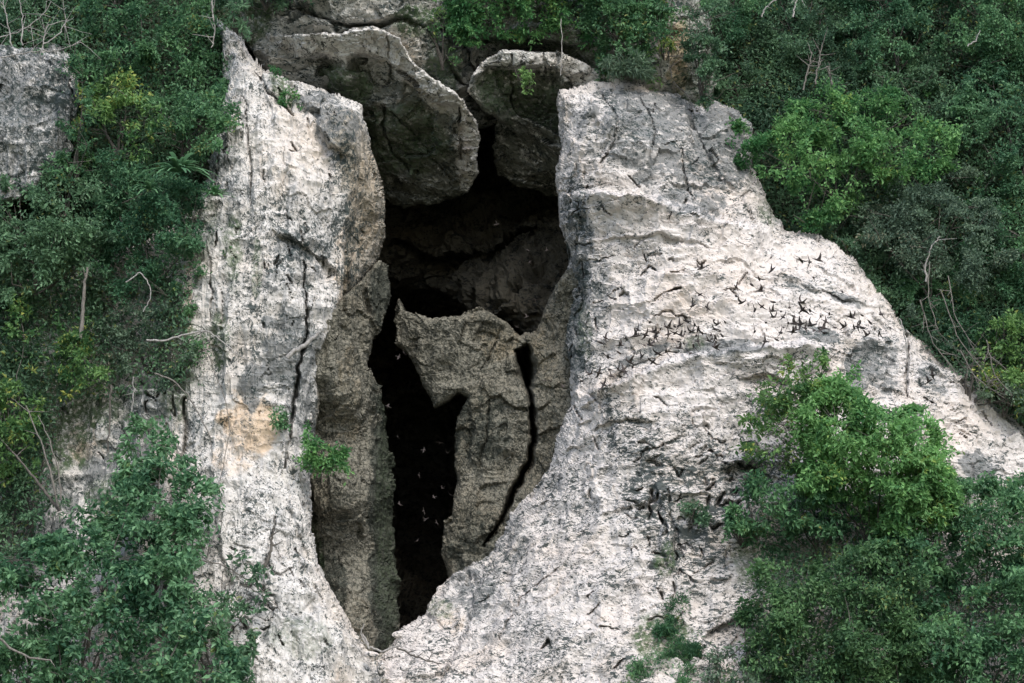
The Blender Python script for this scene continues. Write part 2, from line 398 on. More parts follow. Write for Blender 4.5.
rock('overhanging_boulder', [(240, 45), (262, 33), (300, 34), (340, 33), (352, 27), (374, 26), (402, 38), (406, 50), (414, 62), (440, 80), (466, 98), (474, 115), (480, 150), (480, 172), (468, 190), (440, 204), (405, 208), (372, 190), (352, 150), (335, 118), (300, 100), (262, 78)],
     [(250, 40, 6.0), (300, 45, 4.6), (350, 50, 4.0), (375, 45, 3.4), (398, 62, 3.3), (440, 95, 3.5), (465, 103, 3.8), (345, 62, 4.0), (380, 75, 4.6), (430, 108, 4.7), (400, 130, 6.4), (440, 160, 7.2), (470, 140, 5.6), (472, 175, 7.6), (420, 195, 9.6), (360, 100, 6.0), (300, 75, 6.5), (270, 65, 8.5), (360, 150, 9.0), (330, 85, 5.4)],
     M_under, rim=4, rimamp=.3, thick=6, jag=5, amp=(.4, .35, .6, .02), chipsc=(.5, .5, .6), seed=4, kind='thing',
     label='largest overhanging boulder jutting above the left side of the cave mouth, dark mossy underside', cat='boulder', group='boulders wedged over the cave mouth',
     feats=[('crack', [(388, 100), (384, 125), (392, 150), (410, 170)], 1.6, .7), ('crack', [(461, 108), (459, 130), (462, 160)], 1.8, .8), ('crack', [(388, 30), (390, 60)], 1.5, .5), ('crack', [(395, 110), (425, 150), (450, 180)], 1.4, .5),
            ('ledge', [(345, 58), (360, 54), (384, 60), (400, 72), (424, 92), (445, 104), (464, 106)], 1.0, 40), ('ledge', [(255, 50), (290, 60), (335, 55)], 1.0, 25)],
     masks={'bare': [(1.5, 380, 44, 50, 30), (1.5, 440, 90, 40, 20)], 'warm': [(1, 405, 96, 3, 9), (.9, 278, 62, 10, 14), (.5, 370, 48, 20, 12), (.5, 455, 150, 18, 40)], 'moss_and_shade': [(.7, 340, 90, 40, 24), (.55, 400, 140, 50, 40)], 'grey': [under([(240, 52), (255, 50), (290, 62), (335, 58), (345, 60), (360, 56), (384, 62), (400, 74), (424, 95), (440, 108), (455, 115), (458, 170), (470, 220), (300, 220), (240, 90)], .95)]})  # besides moss, underside shade and the pale lit crest are put into the colour
rock('wedged_boulder', [(465, 90), (470, 76), (482, 60), (500, 49), (530, 51), (556, 50), (572, 58), (600, 70), (606, 86), (600, 110), (570, 130), (566, 170), (558, 168), (540, 142), (520, 130), (498, 122), (480, 110)],
     [(468, 88, 4.0), (485, 62, 4.0), (510, 52, 3.8), (560, 54, 3.9), (596, 74, 5.0), (490, 72, 4.0), (520, 62, 3.6), (560, 66, 3.8), (520, 80, 4.8), (555, 85, 5.0), (500, 105, 5.8), (540, 115, 6.8), (560, 150, 8.0), (590, 90, 5.6)],
     M_under, rim=4, rimamp=.3, thick=5, jag=4, amp=(.3, .3, .5, .02), chipsc=(.55, .55, .7), seed=5, kind='thing',
     label='grey boulder wedged over the middle of the cave mouth beneath the hanging plants', cat='boulder', group='boulders wedged over the cave mouth',
     feats=[('crack', [(513, 55), (511, 75), (513, 110)], 1.4, .5), ('crack', [(545, 52), (545, 75)], 1.2, .5), ('crack', [(562, 72), (575, 84), (585, 92)], 1.6, .7), ('ledge', [(468, 95), (476, 78), (490, 66), (520, 68), (552, 66), (566, 76)], .9, 40)],
     masks={'moss_and_shade': [(.6, 500, 90, 30, 25), (.5, 540, 110, 40, 30)], 'grey': [under([(462, 96), (472, 90), (482, 72), (500, 66), (520, 72), (555, 68), (570, 78), (620, 90), (620, 200), (462, 130)], .95)]})  # grey below the lip adds painted underside shade to the moss
rock('lower_wedged_boulder', [(494, 150), (498, 120), (515, 116), (545, 126), (572, 150), (576, 200), (548, 192), (528, 186), (512, 180), (500, 176)],
     [(500, 150, 9.2), (520, 145, 8.6), (560, 170, 8.0), (520, 170, 9.6), (550, 190, 11.0), (500, 175, 11.0)],
     M_under, rim=4, rimamp=.3, thick=5, jag=7, amp=(.3, .3, .5, .03), seed=6, kind='thing',
     label='small brownish boulder stuck in the dark gap beneath the wedged grey boulder', cat='boulder', group='boulders wedged over the cave mouth',
     masks={'warm': [(.6, 520, 165, 25, 16)], 'grey': [(.9, 530, 150, 60, 60)]})
rock('tilted_side_boulder', [(560, 74), (585, 68), (612, 72), (626, 84), (612, 108), (592, 108), (572, 92)],
     [(570, 80, 5.0), (600, 76, 4.6), (600, 100, 5.4)], M_under, rim=8, rimamp=.6, thick=4, jag=3, amp=(.2, .2, .25, .05), seed=7, kind='thing',
     label='small tilted dark boulder squeezed between the wedged boulder and the pale right buttress', cat='boulder', group='boulders wedged over the cave mouth')

def nicks(n, cu, cv, su, sv, ang, spread, lo=6, hi=20, seed=0, wm=1.0):
    r = np.random.default_rng(seed); out = []
    for _ in range(n):
        u, v = r.normal(cu, su), r.normal(cv, sv); a = R(ang + r.normal(0, spread)); L = r.uniform(lo, hi) / 2; b = r.normal(0, 2.5)
        out.append(('crack', [(u - math.cos(a) * L, v - math.sin(a) * L), (u + b * math.sin(a), v + b), (u + math.cos(a) * L, v + math.sin(a) * L)], r.uniform(.5, 1.0) ** 2 * 2.0 * wm, r.uniform(.25, .8)))
    return out
# the big pale right buttress
rock('right_buttress', [(557, 108), (560, 96), (576, 92), (592, 82), (620, 78), (648, 76), (676, 84), (712, 98), (740, 112), (750, 135), (752, 170), (768, 205), (785, 232), (815, 238), (850, 262), (880, 300), (905, 330), (930, 352), (965, 380), (1000, 410), (1040, 436), (1200, 520), (1200, 850), (330, 850), (345, 720), (372, 676), (392, 650), (404, 630), (425, 616), (436, 592), (452, 574), (478, 560), (494, 545), (506, 520), (530, 494), (546, 470), (562, 430), (572, 400), (568, 350), (572, 310), (570, 265), (560, 225), (556, 180), (562, 150)],
     [(560, 100, 3.2), (650, 80, 4.6), (740, 120, 5.2), (600, 110, 2.6), (660, 130, 2.4), (720, 170, 3.6), (600, 200, 1.2), (700, 215, .9), (770, 235, 2.6), (570, 280, 2.6), (640, 290, -.3), (600, 345, .2), (750, 290, -.4), (850, 290, 1.6), (900, 360, 1.4), (800, 340, -.8),
      (680, 350, -1.0), (620, 390, -1.3), (700, 440, -2.9), (600, 470, -2.0), (560, 500, -1.0), (820, 430, -1.8), (500, 580, -1.6), (450, 610, -.6), (400, 665, -2.2), (480, 660, -4.0), (600, 600, -5.2), (600, 683, -7.2), (760, 600, -4.6), (1024, 440, 1.6), (960, 420, .4), (1024, 683, -5), (850, 683, -6.5), (500, 850, -12), (1200, 850, -8), (1200, 530, 0)],
     M_white, rim=30, rimamp=2.0, thick=7, jag=4, amp=(.7, .34, .20, .014), seed=8, stepamp=.12, chipsc=(.6, .6, 1.5), chipsc2=(1.9, 1.9, 5.0),
     feats=nicks(64, 700, 495, 40, 40, -10, 50, 4, 14, 1, 1.5) + nicks(22, 672, 545, 12, 30, 80, 25, 6, 18, 2, 1.4) + nicks(30, 610, 520, 60, 90, -18, 25, 6, 22, 3) + nicks(24, 690, 260, 70, 30, -10, 30, 5, 14, 4, .6) + nicks(8, 640, 140, 40, 35, 60, 50, 6, 16, 6, .7) + nicks(16, 960, 420, 40, 25, 30, 25, 8, 20, 7) + nicks(22, 582, 290, 8, 70, 80, 35, 8, 22, 8) + [('ledge', [(556, 196), (600, 190), (660, 196), (700, 210), (745, 222), (775, 232)], -1.5, 30),
            ('crack', [(680, 150), (686, 180), (694, 208)], 1.3, .5), ('crack', [(600, 95), (618, 120), (612, 150), (600, 165)], 1.8, .5), ('bump', 612, 125, 12, 20, .8), ('bump', 590, 110, 12, 10, .5),
            ('ledge', [(576, 396), (620, 380), (680, 356), (740, 350), (800, 344), (830, 352)], -1.3, 26),
            ('crack', [(602, 388), (640, 362), (675, 352)], 1.0, .4),
            ('crack', [(655, 300), (675, 289), (682, 289)], 1.4, .5), ('crack', [(655, 317), (672, 311), (687, 322)], 1.4, .5),
            ('crack', [(566, 350), (571, 330), (580, 310), (584, 290)], 2.5, .7), ('ledge', [(590, 210), (575, 260), (590, 310), (576, 350)], .5, 14),
            ('crack', [(820, 290), (840, 298), (852, 305)], 1.4, .4), ('crack', [(903, 330), (908, 360), (904, 380), (906, 400)], 1.6, .8), ('crack', [(940, 358), (962, 390), (985, 402)], 1.2, .4),
            ('ledge', [(655, 480), (662, 510), (660, 545), (672, 575)], .35, 10), ('ledge', [(700, 640), (735, 620), (758, 632)], .8, 14), ('ledge', [(720, 470), (750, 465), (770, 480)], .8, 16), ('ledge', [(735, 382), (770, 378), (790, 384)], .6, 10),
            ('crack', [(500, 640), (520, 600), (560, 570)], 1.2, .4), ('crack', [(640, 100), (655, 130), (650, 160)], 1.2, .4), ('ledge', [(690, 96), (700, 140), (720, 180), (740, 200)], .4, 16), ('ledge', [(760, 270), (800, 285), (850, 300), (890, 318)], .22, 14), ('ledge', [(600, 240), (660, 232), (720, 245)], .35, 12), ('ledge', [(478, 570), (470, 620), (440, 683)], .6, 20),
            ('ledge', [(590, 430), (625, 422), (660, 425)], .4, 12), ('ledge', [(600, 520), (640, 505), (655, 512)], .25, 10)],
     masks={'bare': [(1.3, 760, 285, 150, 60), (1.2, 660, 320, 80, 50), (1, 690, 400, 70, 35), (1, 980, 430, 50, 40), (.8, 640, 630, 60, 40), (.8, 650, 240, 60, 40)],
            'marks': [(1.2, 575, 280, 18, 110), (1.6, 690, 500, 70, 50), (1.4, 665, 545, 20, 45), (1.3, 760, 470, 40, 30), (1, 590, 310, 20, 90), (.8, 640, 430, 60, 30), (.9, 730, 590, 40, 60), (.7, 820, 275, 60, 20), (.7, 610, 640, 60, 20), (1, 560, 500, 30, 40)],
            'grey': [(.9, 722, 145, 36, 60, 0), (.8, 670, 140, 60, 50), (.6, 605, 130, 30, 44), (.9, 640, 110, 40, 24), (.7, 660, 110, 40, 26), (.75, 700, 200, 40, 16, 12), (.95, 862, 362, 20, 34, 15), (.8, 885, 370, 16, 30), (.8, 720, 350, 45, 9, -3), (.85, 640, 358, 30, 8, -24), (.9, 815, 336, 26, 9, 10),
                     (.8, 582, 250, 14, 60), (.95, 576, 340, 10, 45), (.6, 500, 545, 40, 24, -40), (.7, 470, 590, 26, 30, -35), (.95, 978, 468, 22, 16, 10), (.6, 600, 300, 10, 30), (.7, 800, 285, 26, 9, 12), (.85, 845, 300, 22, 6, 22), (.6, 880, 265, 22, 16, 40), (.7, 930, 385, 14, 26, -30)],
            'warm': [(.5, 452, 620, 16, 20), (.25, 700, 260, 120, 50), (.3, 860, 310, 60, 30), (.25, 980, 430, 50, 30)],
            'moss_and_shade': [(.6, 440, 610, 14, 10), (.8, 665, 560, 12, 20), (.8, 690, 510, 12, 12), (.7, 745, 560, 14, 30), (.6, 695, 345, 12, 8), (.9, 660, 640, 30, 30), (.6, 770, 215, 14, 12), (.5, 585, 330, 8, 30)]})

# the left pale wall and its far-left outcrop
rock('left_wall', [(214, 20), (224, 24), (240, 38), (252, 58), (264, 70), (292, 78), (318, 88), (350, 98), (362, 108), (366, 130), (372, 152), (382, 180), (386, 212), (383, 245), (374, 266), (360, 284), (346, 300), (338, 330), (324, 352), (320, 400), (312, 450), (311, 505), (312, 542), (318, 568), (334, 596), (352, 632), (374, 660), (392, 684), (430, 850), (-300, 850), (-300, 330), (-40, 280), (60, 262), (150, 240), (190, 215), (208, 180), (216, 130), (224, 90), (222, 50)],
     [(220, 25, 4.4), (240, 60, 3.2), (300, 90, 3.0), (355, 110, 2.4), (340, 130, 1.6), (375, 200, 2.6), (300, 200, 0), (230, 200, .8), (180, 200, 2.2), (370, 260, 3.2), (320, 300, .2), (250, 350, -.6), (180, 350, .8), (310, 450, .6), (240, 480, -2.0), (180, 450, .2), (90, 430, 1.2), (0, 400, 2), (250, 600, -4), (310, 640, -4.6), (380, 690, -3.4), (120, 600, -1.6), (0, 683, -1), (300, 850, -9), (0, 850, -4), (-300, 600, 2), (100, 200, 3.6), (-200, 300, 5)],
     M_left, rim=22, rimamp=1.8, thick=6, jag=5, amp=(.6, .30, .18, .018), seed=9, flute=.35, chipsc=(.9, .9, .8), chipsc2=(3, 3, 3.4),
     feats=nicks(30, 290, 230, 35, 70, 88, 20, 5, 14, 11, .6) + nicks(40, 280, 600, 40, 40, 45, 25, 6, 20, 12) + nicks(8, 225, 200, 8, 80, 88, 8, 14, 44, 13, .7) + nicks(14, 130, 430, 35, 30, 80, 30, 5, 14, 14, .6) + [('crack', [(303, 262), (305, 300), (304, 340), (296, 375), (292, 410), (287, 440), (284, 470)], 2.0, 1.1), ('crack', [(245, 100), (250, 150), (252, 205)], 1.2, .5), ('crack', [(188, 400), (190, 430), (186, 455)], 2.4, 1.2),
            ('ledge', [(322, 112), (318, 128), (326, 145), (348, 160)], .8, 18), ('ledge', [(270, 230), (300, 245), (325, 262), (340, 280)], .5, 16), ('crack', [(256, 70), (268, 95), (295, 120)], 2.2, .7),
            ('bump', 345, 135, 20, 26, .7), ('ledge', [(384, 215), (365, 235), (350, 262), (345, 300)], .6, 16), ('crack', [(213, 262), (216, 300), (214, 330)], 1.5, .6),
            ('ledge', [(205, 470), (218, 500), (225, 560), (240, 600)], .4, 16), ('crack', [(176, 395), (178, 420)], 1.5, .8), ('ledge', [(110, 380), (150, 392), (190, 396)], -.8, 26),
            ('crack', [(275, 520), (268, 560), (262, 600)], 1.5, .5), ('ledge', [(300, 470), (286, 505), (300, 540), (318, 570)], .4, 12)],
     masks={'grey': [(.9, 285, 355, 30, 46), (.95, 252, 385, 13, 32), (.7, 300, 400, 18, 40), (.8, 338, 130, 26, 22), (.75, 300, 250, 34, 18), (.6, 235, 190, 16, 40), (.6, 220, 150, 10, 50), (.7, 150, 400, 40, 20), (.8, 100, 480, 26, 30), (.75, 130, 440, 30, 20), (.6, 290, 280, 40, 14, -15), (.7, 310, 440, 10, 60), (.5, 270, 620, 40, 30), (.8, 318, 110, 24, 18), (.8, 30, 520, 60, 80)],
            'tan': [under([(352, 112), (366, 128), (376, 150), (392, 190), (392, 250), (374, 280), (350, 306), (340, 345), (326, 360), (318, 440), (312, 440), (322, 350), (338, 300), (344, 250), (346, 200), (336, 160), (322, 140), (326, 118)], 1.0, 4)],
            'bare': [(1.2, 245, 430, 34, 60), (1, 300, 150, 30, 50), (.8, 290, 620, 50, 40)],
            'marks': [(1, 280, 230, 50, 40), (1, 345, 220, 20, 90)],
            'warm': [(.95, 250, 425, 30, 34), (.6, 235, 455, 24, 30), (.9, 238, 440, 8, 14), (.8, 365, 200, 16, 60), (.7, 345, 270, 16, 50), (.6, 82, 440, 18, 24), (.3, 300, 160, 50, 60), (.7, 192, 300, 5, 60)],
            'moss_and_shade': [(.9, 284, 92, 9, 20, -40), (.8, 222, 340, 12, 30), (.7, 235, 255, 9, 40), (.5, 258, 270, 6, 30), (.8, 180, 360, 22, 60), (.6, 120, 500, 40, 30), (.9, 20, 350, 110, 140), (.5, 200, 220, 20, 60), (.4, 300, 640, 30, 20)]})
rock('grey_outcrop', [(-60, 60), (-20, 44), (20, 52), (56, 46), (76, 62), (78, 110), (72, 150), (58, 182), (30, 200), (-60, 210)],
     [(0, 55, 3.4), (70, 60, 3.6), (0, 180, 1.6), (50, 180, 2.0), (30, 120, 2.0), (-60, 100, 3)], M_left, rim=14, rimamp=1.0, thick=4, jag=5, amp=(.4, .25, .22, .06), seed=10, flute=.5, kind='thing',
     label='grey fluted rock outcrop among the bushes at upper left', cat='rock outcrop',
     feats=[('crack', [(70, 84), (72, 110), (66, 150)], 1.8, .7), ('crack', [(4, 90), (-4, 130)], 2, .7)],
     masks={'marks': [(1.2, 30, 110, 80, 90)], 'grey': [(.75, 20, 115, 70, 90), (.9, 14, 110, 24, 50), (.6, 60, 110, 14, 50), (.6, 30, 170, 40, 14)], 'warm': [(.4, 8, 76, 10, 14)]})

# inner brown rock
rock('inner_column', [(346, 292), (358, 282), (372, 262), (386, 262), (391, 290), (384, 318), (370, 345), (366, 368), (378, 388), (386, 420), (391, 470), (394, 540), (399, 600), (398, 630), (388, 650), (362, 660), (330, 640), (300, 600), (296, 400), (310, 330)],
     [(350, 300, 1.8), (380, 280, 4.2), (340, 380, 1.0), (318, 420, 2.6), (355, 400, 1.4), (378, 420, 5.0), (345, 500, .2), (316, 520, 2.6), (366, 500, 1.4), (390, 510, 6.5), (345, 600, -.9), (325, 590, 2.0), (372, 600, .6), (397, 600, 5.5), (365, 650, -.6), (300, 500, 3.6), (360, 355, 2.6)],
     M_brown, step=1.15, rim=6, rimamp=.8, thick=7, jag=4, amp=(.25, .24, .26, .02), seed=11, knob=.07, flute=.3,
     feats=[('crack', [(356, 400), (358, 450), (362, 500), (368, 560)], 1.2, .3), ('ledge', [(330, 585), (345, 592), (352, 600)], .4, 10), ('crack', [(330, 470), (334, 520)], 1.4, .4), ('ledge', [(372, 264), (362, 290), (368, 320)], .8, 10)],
     masks={'warm': [(.5, 345, 400, 14, 60)], 'grey': [(.8, 335, 590, 14, 40), (1.6, 388, 510, 24, 160), (1, 380, 300, 14, 40)], 'moss_and_shade': [(.25, 388, 510, 17, 150), (.6, 316, 560, 10, 40)]}, label='tall pitted brown rock column on the left side of the cave', kind='structure')  # right edge: grey and green blobs paint the shade of its turned-away side
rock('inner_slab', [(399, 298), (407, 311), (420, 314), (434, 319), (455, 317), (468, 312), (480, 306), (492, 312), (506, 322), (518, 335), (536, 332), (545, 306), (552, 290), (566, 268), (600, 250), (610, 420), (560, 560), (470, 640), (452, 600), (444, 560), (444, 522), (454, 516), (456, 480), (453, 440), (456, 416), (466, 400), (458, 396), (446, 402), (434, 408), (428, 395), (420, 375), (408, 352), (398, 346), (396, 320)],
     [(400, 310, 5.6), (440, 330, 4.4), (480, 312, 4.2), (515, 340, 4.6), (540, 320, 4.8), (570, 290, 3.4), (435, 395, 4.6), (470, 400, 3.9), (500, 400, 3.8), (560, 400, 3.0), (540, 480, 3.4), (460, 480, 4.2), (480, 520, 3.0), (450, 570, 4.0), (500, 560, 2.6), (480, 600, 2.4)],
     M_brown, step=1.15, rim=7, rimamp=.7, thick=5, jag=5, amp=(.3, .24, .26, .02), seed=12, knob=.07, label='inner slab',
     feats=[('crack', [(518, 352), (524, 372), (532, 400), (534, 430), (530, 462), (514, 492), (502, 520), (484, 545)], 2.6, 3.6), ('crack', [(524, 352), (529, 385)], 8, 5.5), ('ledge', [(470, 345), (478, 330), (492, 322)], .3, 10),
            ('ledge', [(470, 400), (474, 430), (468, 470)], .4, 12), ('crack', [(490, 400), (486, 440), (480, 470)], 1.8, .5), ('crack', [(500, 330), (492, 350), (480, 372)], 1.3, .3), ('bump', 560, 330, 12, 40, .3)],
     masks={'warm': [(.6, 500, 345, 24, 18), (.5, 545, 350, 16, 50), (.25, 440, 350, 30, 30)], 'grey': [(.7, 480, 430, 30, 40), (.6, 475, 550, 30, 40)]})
for o in bpy.data.objects:
    if o.name in ('inner_column', 'inner_slab') and 'label' in o: del o['label']
rock('cave_floor', [(330, 640), (362, 652), (392, 644), (412, 640), (440, 640), (470, 640), (500, 850), (330, 850)],
     [(350, 645, 2.5), (400, 645, 2.5), (440, 645, 2.0), (400, 683, -3.2), (450, 683, -3.4), (400, 850, -9), (350, 683, -3)],
     M_upper, step=1.3, rim=5, rimamp=.3, thick=2, jag=5, amp=(.2, .3, .3, .08), seed=13, knob=.1, masks={'warm': [(.5, 410, 670, 60, 20)]})
for _o in bpy.data.objects: _o.select_set(False)

# ------------------------------------------------------------------ tubes and leaves
def tube_arrays(pts, radii, k=5):
    pts = np.asarray(pts, float); n = len(pts); radii = np.asarray(radii, float)
    tan = np.gradient(pts, axis=0); tan /= np.linalg.norm(tan, axis=1, keepdims=True) + 1e-9
    ref = np.tile(np.array([.3, 1, .2]), (n, 1)); a = np.cross(tan, ref); a /= np.linalg.norm(a, axis=1, keepdims=True) + 1e-9
    b = np.cross(tan, a)
    th = np.arange(k) / k * 2 * math.pi
    ring = pts[:, None] + radii[:, None, None] * (np.cos(th)[None, :, None] * a[:, None] + np.sin(th)[None, :, None] * b[:, None])
    i = np.arange(n * k).reshape(n, k); j = np.roll(i, -1, 1)
    fc = np.stack([i[:-1], j[:-1], j[1:], i[1:]], -1).reshape(-1, 4)
    return ring.reshape(-1, 3), fc

class TB:
    def __init__(s): s.v = []; s.f = []; s.n = 0
    def tube(s, pts, r, k=5):
        v, f = tube_arrays(pts, r, k); s.v.append(v); s.f.append(f + s.n); s.n += len(v)
    def build(s, name, mat, parent=None, loc=None):
        V = np.concatenate(s.v); Fc = np.concatenate(s.f)
        org = np.zeros(3) if parent is None and loc is None else np.asarray(loc if loc is not None else parent.location)
        me = np_mesh(name, V - org, Fc, True)
        return link(name, me, mat, parent, loc if parent is None else None)

def curvy(a, b, n=7, sag=0.0, wob=.12):
    a = np.asarray(a, float); b = np.asarray(b, float); L = np.linalg.norm(b - a)
    t = np.linspace(0, 1, n)[:, None]
    p = a + (b - a) * t + np.array([0, 0, -sag * L]) * (4 * t * (1 - t))
    w = rng.normal(0, wob * L / 3, (n, 3)); w = np.cumsum(w, 0) * .4; w -= t * w[-1]; w[0] = 0
    return p + w

def leaf_mesh(name, C, O, L, W, tint, yel, droop=.3, up=.5, jit=.8):
    """C leaf bases, O outward directions, L lengths."""
    n = len(C)
    rnd = rng.normal(0, 1, (n, 3))
    ax = O * .8 + rnd * jit; ax[:, 2] -= droop; ax /= np.linalg.norm(ax, axis=1, keepdims=True)
    nr = O * .3 + rng.normal(0, .5, (n, 3)); nr[:, 2] += up
    nr -= ax * (nr * ax).sum(1, keepdims=True); nr /= np.linalg.norm(nr, axis=1, keepdims=True) + 1e-9
    sd = np.cross(nr, ax)
    L = L[:, None]; W = W[:, None]
    base = C; tip = C + ax * L - nr * L * .18
    m = C + ax * L * .48
    l = m + sd * W * .5 + nr * W * .16; r = m - sd * W * .5 + nr * W * .16
    V = np.stack([base, r, tip, l], 1).reshape(-1, 3)
    i = np.arange(n)[:, None] * 4
    Fc = np.concatenate([i + np.array([[0, 1, 2]]), i + np.array([[0, 2, 3]])])
    return np_mesh(name, V, Fc, False, {'tint': np.repeat(tint, 4), 'yellow': np.repeat(yel, 4)})

PXM = 1 / 25.0
def clumps_in(poly, rc, dens, jag=8, seed=0):
    poly = np.asarray(poly, float); a = poly.min(0) - jag; b = poly.max(0) + jag
    area = (b[0] - a[0]) * (b[1] - a[1])
    n = int(area / (math.pi * rc * rc) * dens)
    u = rng.uniform(a[0], b[0], n); v = rng.uniform(a[1], b[1], n)
    q = np.stack([u / 24, v / 24, np.full(n, seed + .5)], -1)
    d = sdf(poly, u + 1.5 * jag * fbm(q, 3, 201), v + 1.5 * jag * fbm(q, 3, 251))
    k = d > -rc * .1
    return u[k], v[k], d[k]

SPEC = []
def plant(name, label, cat, poly, Y, bulge, mat, leaf=6.0, rc=12, dens=1.3, cover=3.0, root=None, group=None, aspect=.5, droop=.3, up=.55, stems=7, jag=9, clumpdepth=.6,
          stemmat=None, stemr=2.0, spread=1.0, tbias=0.0, crown='crown', trunk='trunk', scatter=.0, kind=None, wire=.0):
    poly = np.asarray(poly, float); seed = len(SPEC) * 3; SPEC.append(name)
    Yf = Y if callable(Y) else (lambda u, v: np.full(np.shape(u), float(Y)))
    rc = rc * .82
    u, v, d = clumps_in(poly, rc, dens * 1.15, jag, seed)
    if len(u) == 0: return
    dm = max(d.max(), 1)
    yc = Yf(u, v) - bulge * np.sqrt(np.clip(d / dm, 0, 1)) + rng.uniform(0, 1, len(u)) ** 1.5 * clumpdepth * (1 + bulge)
    cen = P(u, v, yc)
    rad = rc * PXM * rng.uniform(.45, 1.6, len(u)) * spread
    # leaves per clump
    sq = rng.uniform(.65, 1.35, (len(u), 3))
    per = np.maximum((rad / PXM) ** 2 * math.pi * cover * rng.uniform(.6, 1.4, len(u)) / (leaf * leaf * aspect * .45), 4).astype(int)
    ci = np.repeat(np.arange(len(u)), per)
    n = len(ci)
    o = rng.normal(0, 1, (n, 3)); o[:, 1] -= .35; o[:, 2] += .45; o /= np.linalg.norm(o, axis=1, keepdims=True)
    rr = np.abs(rng.normal(.72, .34, n))
    if scatter: rr = rr + (rng.uniform(0, 1, n) < .25) * rng.uniform(0, scatter, n)
    C = cen[ci] + o * (rad[ci] * rr)[:, None] * sq[ci] * np.array([1.0, 1.0, .8])
    C = C + .45 * np.stack([vnoise(C * 1.3, 5), vnoise(C * 1.3, 6), vnoise(C * 1.3, 7)], -1)
    if n > 1500:    # ragged gaps
        kp = fbm(C * np.array([1.1, 1.1, 1.1]), 3, 61) + rng.normal(0, .12, n) > -.19
        C, o, ci = C[kp], o[kp], ci[kp]; n = len(C)
    ct = np.clip(rng.normal(.45, .22, len(u)) + tbias, 0, 1)
    tint = np.clip(ct[ci] + .5 * fbm(C * .5, 2, 66) + rng.normal(0, .28, n), 0, 1)
    cy = rng.uniform(0, 1, len(u)); yel = np.clip(cy[ci] * .7 + rng.uniform(0, .3, n), 0, 1)
    L = leaf * PXM * rng.uniform(.6, 1.3, n)
    # root
    if root is None: root = (poly[:, 0].mean(), poly[:, 1].max() - 4)
    rp = P(root[0], root[1], float(np.mean(Yf(np.array([root[0]]), np.array([root[1]])))) + .9)
    e = bpy.data.objects.new(name, None); COL.objects.link(e); e.location = rp; e.empty_display_size = .3
    tag(e, label, cat, group, kind)
    link(crown, leaf_mesh(crown, C - rp, o, L, L * aspect * rng.uniform(.8, 1.2, n), tint, yel, droop, up), mat, e)
    # limbs
    tb = TB(); m = min(stems, len(u)); pick = rng.permutation(len(u))
    mains = []
    for k in pick[:m]:
        pts = curvy(rp, cen[k], 9, -.05); r0 = stemr * PXM * rng.uniform(.35, .8)
        tb.tube(pts, np.linspace(r0, r0 * .25, 9)); mains.append(pts)
    mp = np.concatenate(mains)
    for k in pick[m:m + 60]:
        dd = np.linalg.norm(mp - cen[k], axis=1) + (mp[:, 2] > cen[k][2]) * 1.0
        s = mp[dd.argmin()]
        tb.tube(curvy(s, cen[k] + o[0] * .1, 5), np.linspace(.25, .1, 5) * stemr * PXM * .8, 4)
    for _ in range(int(wire)):   # bare twig ends poking out
        k = rng.integers(len(u)); dirn = rng.normal(0, 1, 3); dirn[1] = -abs(dirn[1]) * .6; dirn[2] = abs(dirn[2]) * .6
        tb.tube(curvy(cen[k], cen[k] + dirn / np.linalg.norm(dirn) * rng.uniform(.5, 1.3), 5), np.linspace(.02, .008, 5), 4)
    tb.build(trunk, stemmat or M_bark, e)
    return e

L_dark = leaf_material('dark_green_leaves', (.05, .115, .068), (.17, .31, .165), (.24, .26, .08), ymix=.08)
L_mid = leaf_material('mid_green_leaves', (.05, .14, .07), (.19, .38, .17), (.32, .32, .10), ymix=.12)
L_blue = leaf_material('blue_green_leaves', (.046, .135, .07), (.19, .37, .185), (.28, .36, .12), ymix=.08)
L_bright = leaf_material('fresh_green_leaves', (.05, .17, .058), (.24, .47, .165), (.36, .46, .11), ymix=.16)
L_yel = leaf_material('yellow_green_leaves', (.05, .14, .05), (.22, .38, .12), (.46, .48, .12), ymix=.24)
L_olive = leaf_material('olive_green_leaves', (.045, .115, .05), (.18, .335, .135), (.34, .38, .12), ymix=.12)
L_grey = leaf_material('grey_green_leaves', (.075, .13, .09), (.21, .31, .20), (.26, .24, .16), ymix=.15)

def H(off): 
    f = tps(HILL); return lambda u, v: f(np.asarray(u, float), np.asarray(v, float)) + off
def Wl(off):
    f = SURF['left_wall']; return lambda u, v: f(np.asarray(u, float), np.asarray(v, float)) + off
def Wr(off):
    f = SURF['right_buttress']; return lambda u, v: f(np.asarray(u, float), np.asarray(v, float)) + off

SL = 'bushes covering the left wall'; SR = 'trees and shrubs on the right hillside'; SF = 'shrubs in front of the right buttress'; ST = 'plants above the cave'
